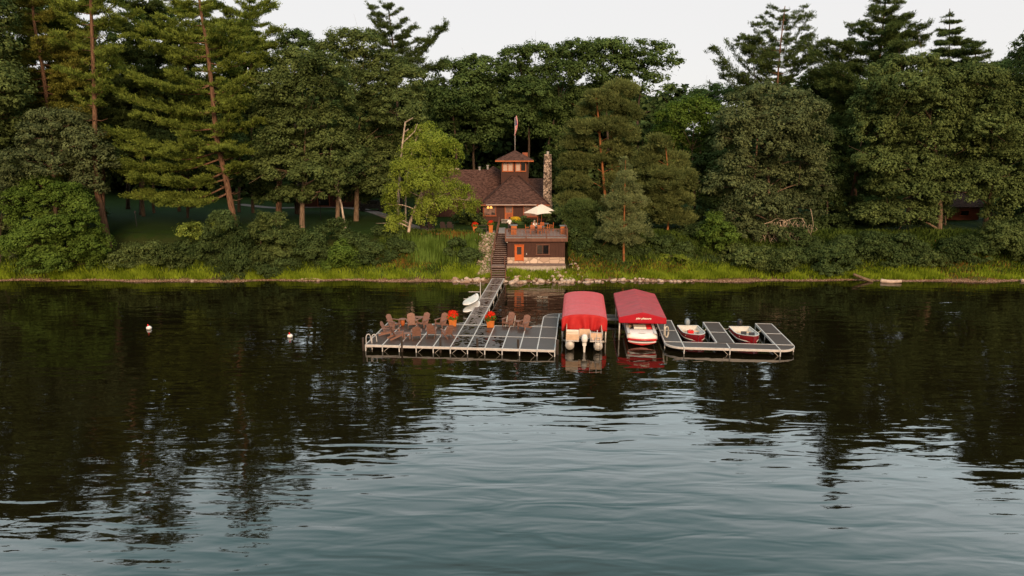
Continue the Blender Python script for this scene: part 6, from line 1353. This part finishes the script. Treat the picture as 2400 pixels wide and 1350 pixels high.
def person(label, p, rz, sit, hair, arms, longhair=False):
    r = empty('person', p, rz, label, 'person'); h0 = .92 if not sit else .50
    J = {'pelvis': ((0, 0, h0), .13), 'waist': ((0, 0, h0+.16), (.125, .10)), 'chest': ((0, 0, h0+.38), (.155, .11)), 'neck': ((0, -.01, h0+.56), .055), 'chin': ((0, -.02, h0+.63), .07), 'head': ((0, -.025, h0+.73), .092), 'crown': ((0, -.015, h0+.80), .06), 'nose': ((0, -.118, h0+.69), .014)}
    E = [('pelvis', 'waist'), ('waist', 'chest'), ('chest', 'neck'), ('neck', 'chin'), ('chin', 'head'), ('head', 'crown'), ('head', 'nose')]
    cl = {'b0': ((0, 0, h0-.06), (.155, .125)), 'b1': ((0, 0, h0+.16), (.145, .12)), 'b2': ((0, 0, h0+.38), (.175, .13)), 'b3': ((0, 0, h0+.52), .075)}; ce = [('b0', 'b1'), ('b1', 'b2'), ('b2', 'b3')]
    for s, nm in ((-1, 'l'), (1, 'r')):
        el, ha = arms[0 if s < 0 else 1]
        sh = (s*.18, 0, h0+.47); J[nm+'s'] = (sh, .058); J[nm+'e'] = (tuple(np.array(sh)+el), .043); J[nm+'w'] = (tuple(np.array(sh)+el+np.array(ha)), .030)
        hd = unit(np.array(ha)[None])[0]; wv = np.array(J[nm+'w'][0]); J[nm+'p'] = (tuple(wv+hd*.06), (.036, .020))
        E += [('chest', nm+'s'), (nm+'s', nm+'e'), (nm+'e', nm+'w'), (nm+'w', nm+'p')]
        for f in range(4):
            off = np.array((.018*(f-1.5)*1.1, 0, 0)); l = (.075, .085, .08, .062)[f]
            a = wv+hd*.09+off; J[nm+'f%d' % f] = (tuple(a), .0095); b_ = a+hd*l*.55; J[nm+'g%d' % f] = (tuple(b_), .0085); J[nm+'h%d' % f] = (tuple(b_+hd*l*.35+np.array((0, 0, -.02))), .007)
            E += [(nm+'p', nm+'f%d' % f), (nm+'f%d' % f, nm+'g%d' % f), (nm+'g%d' % f, nm+'h%d' % f)]
        J[nm+'t'] = (tuple(wv+hd*.05+np.array((-s*.045, -.01, 0))), .010); E.append((nm+'w', nm+'t'))
        cl[nm+'a'] = ((s*.18, 0, h0+.46), .075); cl[nm+'b'] = (tuple(np.array(sh)+np.array(el)*.9), .062); ce += [('b2', nm+'a'), (nm+'a', nm+'b')]
        if sit: L = [(s*.10, 0, h0-.02), (s*.12, -.42, h0), (s*.12, -.40, .06), (s*.12, -.54, .04)]
        else: L = [(s*.10, 0, h0-.06), (s*.105, -.01, .49), (s*.11, .02, .08), (s*.115, -.13, .04)]
        for k, (q, rr) in enumerate(zip(L, (.095, .062, .042, .035))): J[nm+'k%d' % k] = (q, rr)
        E += [('pelvis', nm+'k0'), (nm+'k0', nm+'k1'), (nm+'k1', nm+'k2'), (nm+'k2', nm+'k3')]
    skin('body', J, E, M['skin'], r); skin('shirt', cl, ce, M['white_cloth'], r)
    tr = {'p': ((0, 0, h0-.02), .15)}; te = []
    for s, nm in ((-1, 'l'), (1, 'r')):
        q = [J[nm+'k%d' % k][0] for k in range(3)]; tr[nm+'0'] = (q[0], .11); tr[nm+'1'] = (q[1], .08); tr[nm+'2'] = (q[2], .065); te += [('p', nm+'0'), (nm+'0', nm+'1'), (nm+'1', nm+'2')]
    skin('trousers', tr, te, M['trousers'], r)
    hm = MB(); hm.ell((0, .015, h0+.745), (.105, .108, .105), 14, 10)
    if longhair: hm.loft([[(x*k, y*.5+.085, z) for x, y in ((-.1, -.06), (.1, -.06), (.11, .08), (-.11, .08))] for z, k in ((h0+.76, .9), (h0+.6, 1.0), (h0+.42, .7))])
    hm.build('hair', M[hair], r, smooth=True)
    return r
ar = np.array
person('person in a white top with a dark headband standing behind the left cabinet', deckpt(1194, 76.6), R(-150), False, 'hair_dark', [(ar((-.10, -.06, -.27)), ar((.04, -.22, -.08))), (ar((.12, -.04, -.26)), ar((-.02, -.24, -.06)))])
person('person with long pale hair in a white top seated behind the front dining table', deckpt(1253, 77.35)+Vector((0, 0, .0)), R(28), True, 'hair_fair', [(ar((-.06, -.10, -.26)), ar((.06, -.24, .0))), (ar((.06, -.10, -.26)), ar((-.06, -.24, .0)))], True)
# ------------------------------------------------------------------ ground-level furniture and paths
for px, lab, sd in ((1113.5, 'tall orange planter of red flowers left of the dark bench', 21), (1150.5, 'tall orange planter of red flowers beside the stair head', 22)):
    Y = 77.6; x = xat(px, 547, Y); flower_tub(lab, (x, Y, hgt(x, Y)), 0, .48, .88, 0, seed=sd, fr=.3, fh=.42, grp='orange planters at the stair head')
bx = xat(1131, 545, 78.0); t = empty('bench', (bx, 78, hgt(bx, 78)), 0, 'dark slim bench between the two tall orange planters', 'bench')
MB().box((0, 0, .45), (1.15, .35, .05)).build('seat', M['wood_dark'], t); MB().box((0, .2, .8), (1.15, .04, .06)).build('back_rail', M['wood_dark'], t)
for x in (-.45, .45): MB().box((x, 0, .215), (.06, .3, .42)).build('leg', M['wood_dark'], t); MB().box((x, .2, .62), (.05, .05, .40)).build('back_post', M['wood_dark'], t)
dch = adirondack('wood_dark'); DD = [(992, 'dark lawn chair nearest the birch trunk, half hidden by hanging leaves'), (1010, 'dark lawn chair second from the birch trunk, behind hanging leaves'), (1039, 'dark lawn chair third from the birch, clear of its leaves'), (1055, 'dark lawn chair nearest the orange planters')]
for i, (px, lab) in enumerate(DD):
    Y = 79.3; x = xat(px, 540, Y); c = dch if i == 0 else copy_tree(dch); c.location = (x, Y, hgt(x, Y)); c.rotation_euler = (0, 0, R(165+4*i)); tag(c, lab, 'chair', 'dark lawn chairs behind the birch')
m_path = simple('gravel_path', (.17, .135, .125), .95, var=.2, scale=9)
def ribbon(name, pts, wd, mat, kind=True, dz=.03):
    c = curve_pts([Vector((x, y, 0)) for x, y in pts], 10); vs = []
    for i, p in enumerate(c):
        t = (c[min(i+1, len(c)-1)]-c[max(0, i-1)]).normalized(); n = Vector((-t.y, t.x, 0))
        for k in range(5):
            q = p+n*wd*(k-2)/4; vs.append((q.x, q.y, hgt(q.x, q.y)+dz))
    fs = [(i*5+k, (i+1)*5+k, (i+1)*5+k+1, i*5+k+1) for i in range(len(c)-1) for k in range(4)]
    me = bpy.data.meshes.new(name); me.from_pydata(vs, [], fs); me.update(); return tag(link(name, me, mat), kind='structure')
g2 = lambda px, py: tuple(GZ(px, py, 4.32))[:2]
ribbon('path', [g2(1200, 541), g2(1130, 542), g2(1060, 541), g2(1000, 537), g2(955, 527), g2(925, 515), g2(890, 502), g2(850, 492), g2(790, 487), g2(720, 487), g2(640, 488), g2(560, 480)], 1.7, m_path)
# lodge outbuilding glimpsed through the trees
def cabin(label, px0, px1, py0, py1, Y, win, mat, roofmat='shingle', rz=0):
    zb = hgt(xat(px0, py1, Y), Y); x0, x1 = xat(px0, py1, Y), xat(px1, py1, Y); zt = zat(py0, Y); r = empty('cabin', ((x0+x1)/2, Y, zb), rz, label, 'cabin'); hw = (x1-x0)/2; H = zt-zb
    w = MB(); w.box((0, 2.5, H/2-.2), (2*hw, 5, H+.4))
    for i in range(int(H/.22)): w.box((0, -.02, .12+i*.22), (2*hw+.1, .05, .16))
    w.build('wall', M[mat], r); rf = MB(); roofmesh(rf, (-hw-.5, hw+.5, -.6, 5.6, H+.1), ((-hw-.4, 2.5, H+1.9), (hw+.4, 2.5, H+1.9))); rf.build('roof', M[roofmat], r)
    for (a, b, c, d, pm) in win:
        f = MB(); X0, X1 = a*hw, b*hw; Z0, Z1 = c*H, d*H
        f.box(((X0+X1)/2, -.07, Z1), (X1-X0+.16, .08, .1)); f.box(((X0+X1)/2, -.07, Z0), (X1-X0+.16, .08, .1))
        for x in (X0, X1): f.box((x, -.07, (Z0+Z1)/2), (.1, .08, Z1-Z0-.1))
        fo = f.build('window', M['trim'], r); MB().box(((X0+X1)/2, -.055, (Z0+Z1)/2), (X1-X0, .02, Z1-Z0)).build('pane', M[pm], fo)
    return r
cabin('red-brown cabin half hidden behind the right-hand oaks', 2172, 2290, 486, 528, 88, [(-.75, -.25, .3, .8, 'sunset_pane'), (.25, .6, .35, .75, 'glass_black')], 'log_red')
cabin('dark red outbuilding glimpsed between the oak trunks left of the birch', 700, 830, 446, 480, 104, [(-.3, .12, .05, .9, 'glass_black'), (.35, .7, .3, .8, 'glass_black')], 'log_dark')
def car():
    x = xat(872, 482, 99); r = empty('parked_car', (x, 99, hgt(x, 99)), R(4), 'dark parked car in the shade left of the birch', 'car')
    prof = [(-2.2, .35), (-2.2, .8), (-1.9, .95), (-1.2, 1.0), (-.7, 1.5), (.9, 1.52), (1.6, 1.0), (2.15, .9), (2.2, .35)]
    b = MB(); b.loft([[(px, y*k, z) for px, z in prof] for y, k in ((-.85, 1), (-.5, 1.02), (.5, 1.02), (.85, 1))]); b.build('body', M['car_paint'], r)
    for px in (-1.35, 1.35):
        for y in (-.85, .85): MB().tube([(px, y-.1, .33), (px, y+.1, .33)], .33, 16).build('wheel', M['black'], r)
    MB().box((.1, -.862, 1.25), (1.4, .012, .36)).build('side_window', M['glass_black'], r); MB().box((-2.21, -.6, .8), (.02, .3, .12)).build('tail_lamp', M['red_plastic'], r)
car()
def lantern(label, px, py0, py1, Y):
    x = xat(px, py1, Y); z = hgt(x, Y); h = zat(py0, Y)-z; r = empty('garden_post', (x, Y, z), 0, label, 'post'); MB().tube([(0, 0, 0), (0, 0, h)], .04, 8).build('post', M['black'], r); MB().lathe([(.06, 0), (.12, .05), (.11, .25), (.03, .34)], (0, 0, h), 8).build('lantern', M['black'], r)
lantern('thin black post on the lawn under the white pine', 322, 500, 545, 82); lantern('thin black post at the path edge left of the oak trunks', 752, 478, 512, 88)
# ------------------------------------------------------------------ rocks and logs
def rockmesh(seed):
    bm = bmesh.new(); bmesh.ops.create_icosphere(bm, subdivisions=2, radius=1); rg = random.Random(seed); ph = [rg.uniform(0, 6) for _ in range(6)]
    ax = [Vector((rg.gauss(0, 1), rg.gauss(0, 1), rg.gauss(0, 1))).normalized() for _ in range(7)]
    for v in bm.verts:
        for a in ax:
            d = v.co.dot(a)
            if d > .72: v.co -= a*(d-.72)*.8
        v.co *= 1+.07*math.sin(v.co.x*4+ph[0])+.07*math.sin(v.co.y*5+ph[1])+.05*math.sin(v.co.z*6+ph[2])
    me = bpy.data.meshes.new('rock'); bm.to_mesh(me); bm.free(); return me
RM = []
for i in range(6):
    for k in ('rock', 'rock_dark'):
        m_ = rockmesh(i); m_.materials.append(M[k]); RM.append(m_)
rr = random.Random(9)
def rock(x, y, z, s, label, group):
    o = link('rock', rr.choice(RM if rr.random() < .5 else RM[::2]), None, None, (x, y, z+s*.22)); o.rotation_euler = (rr.uniform(-.4, .4), rr.uniform(-.4, .4), rr.uniform(0, 6)); o.scale = (s*rr.uniform(.8, 1.3), s*rr.uniform(.7, 1.1), s*rr.uniform(.55, .85)); tag(o, label, 'rock', group)
for i in range(66):
    x = rr.uniform(-.9, 9.5); y = YS-.85+rr.uniform(-.35, .5)+(.3 if x > 7 else 0); rock(x, y, max(-.05, hgt(x, y)), rr.choice((.14, .18, .22, .3, .36))*rr.uniform(.8, 1.2), 'pale boulder at the waterline below the boathouse', 'boulders along the waterline below the boathouse')
for i in range(30):
    x = rr.uniform(9.5, 19); y = YS-.05+rr.uniform(-.25, .3)+.35*math.sin(x*.23); rock(x, y, max(-.05, hgt(x, y)), rr.choice((.10, .14, .2, .26)), 'pale stone at the waterline right of the boathouse', 'stones along the waterline right of the boathouse')
for i in range(30):
    x = rr.uniform(-6.2, -2.9); y = YS-.4+rr.uniform(-.4, .5); rock(x, y, max(-.05, hgt(x, y)), rr.choice((.10, .15, .2, .32))*rr.uniform(.8, 1.2), 'pale boulder at the waterline left of the gangway', 'boulders along the waterline left of the gangway')
for i in range(110):
    t_ = rr.random(); y = 71.2+6.2*t_; xc = xat(1138+6*t_, 600, y); x = min(xc+rr.gauss(0, .62), xat(1151+14*t_, 600, y)); rock(x, y, hgt(x, y), rr.choice((.08, .11, .14, .2)), 'rubble stone on the rock slope left of the stairway', 'rubble on the slope left of the stairs')
for i in range(26):
    x = rr.uniform(5.9, 8.3); y = rr.uniform(71.0, 73.4); rock(x, y, hgt(x, y), rr.choice((.12, .18, .25)), 'rubble stone beside the right corner of the boathouse', 'rubble beside the boathouse corner')
for i in range(42):
    x = rr.uniform(-.3, 6.5); y = rr.uniform(70.1, 71.8); rock(x, y, hgt(x, y)+.04, rr.choice((.12, .16, .22, .28)), 'stone among the plants under the boathouse ledge', 'stones under the boathouse ledge')
for i, (px, s) in enumerate([(160, .16), (450, .2), (745, .22), (1120, .45), (2398, .3)]):
    p = GZ(px, 660, .0); rock(p.x, p.y+.1, 0, s, ['single stone at the waterline by the far left bush', 'white stone at the waterline left of the hanging evergreen', 'pale stone at the waterline below the pale-trunked oak', 'largest pale boulder left of the gangway foot', 'pale boulder at the waterline at the right edge of the picture'][i], None)
rg = np.random.default_rng(3); pv = []
for i in range(9000):
    x = rg.uniform(-60, 60); y = YS+.35*math.sin(x*.23)+.22*math.sin(x*.71+1)+rg.uniform(-.15, .32); s = rg.uniform(.02, .065)*(1.5 if rg.uniform() < .06 else 1); z = hgt(x, y)+s*.3
    e = [np.array((math.cos(a)*s*rg.uniform(.8, 1.3), math.sin(a)*s, 0)) for a in (0, 1.6, 3.1, 4.7)]; c = np.array((x, y, z)); top = c+np.array((0, 0, s*.8))
    for k in range(4): pv += [c+e[k], c+e[(k+1) % 4], top]
pv2 = []; ng = 0
for i in range(3000):
    y = rg.uniform(70.9, 77.6); t_ = (y-71.2)/6.2; x = rg.uniform(xat(1116+8*t_, 600, y), xat(1151+13*t_, 600, y)); s = rg.uniform(.03, .11); z = hgt(x, y)+s*.3
    e = [np.array((math.cos(a)*s*rg.uniform(.8, 1.3), math.sin(a)*s, 0)) for a in (0, 1.6, 3.1, 4.7)]; c = np.array((x, y, z)); top = c+np.array((0, 0, s*.8)); ng += 1
    for k in range(4): pv2 += [c+e[k], c+e[(k+1) % 4], top]
o = link('slope_gravel', fmesh('slope_gravel', np.array(pv2), 3, np.repeat(rg.uniform(0, 1, ng), 4)), leafmat('slope_gravel', (.15, .105, .07), (.40, .31, .24), 0)); tag(o, 'pale gravel covering the slope left of the stairway', 'gravel', kind='stuff')
o = link('shore_pebbles', fmesh('shore_pebbles', np.array(pv), 3, np.repeat(rg.uniform(0, 1, 9000), 4)), leafmat('pebbles', (.16, .09, .06), (.40, .28, .21), 0)); tag(o, 'strip of small pinkish pebbles along the waterline', 'pebbles', kind='stuff')
def log(label, pts, r0, r1, mat, name='drift_log'):
    P = [GZ(a, b, z) for a, b, z in pts]; o = P[0]; mb = MB(); c = curve_pts([p-o for p in P], 5); mb.tube(c, [r0+(r1-r0)*i/(len(c)-1) for i in range(len(c))], 8); tag(mb.build(name, M[mat], None, o, smooth=True), label, 'log')
log('bleached white drift log lying at the waterline on the right', [(2064, 658, .15), (2085, 660.5, .12), (2112, 659, .18)], .24, .15, 'rock'); log('dark fallen log sloping into the water on the right', [(2000, 643, .7), (2025, 653, .3), (2045, 660, .02)], .14, .18, 'bark_oak')
log('thin bare branch at the waterline left of the rocks', [(700, 655, .1), (730, 652, .25), (760, 657, .05)], .05, .02, 'dead_twig', 'driftwood')
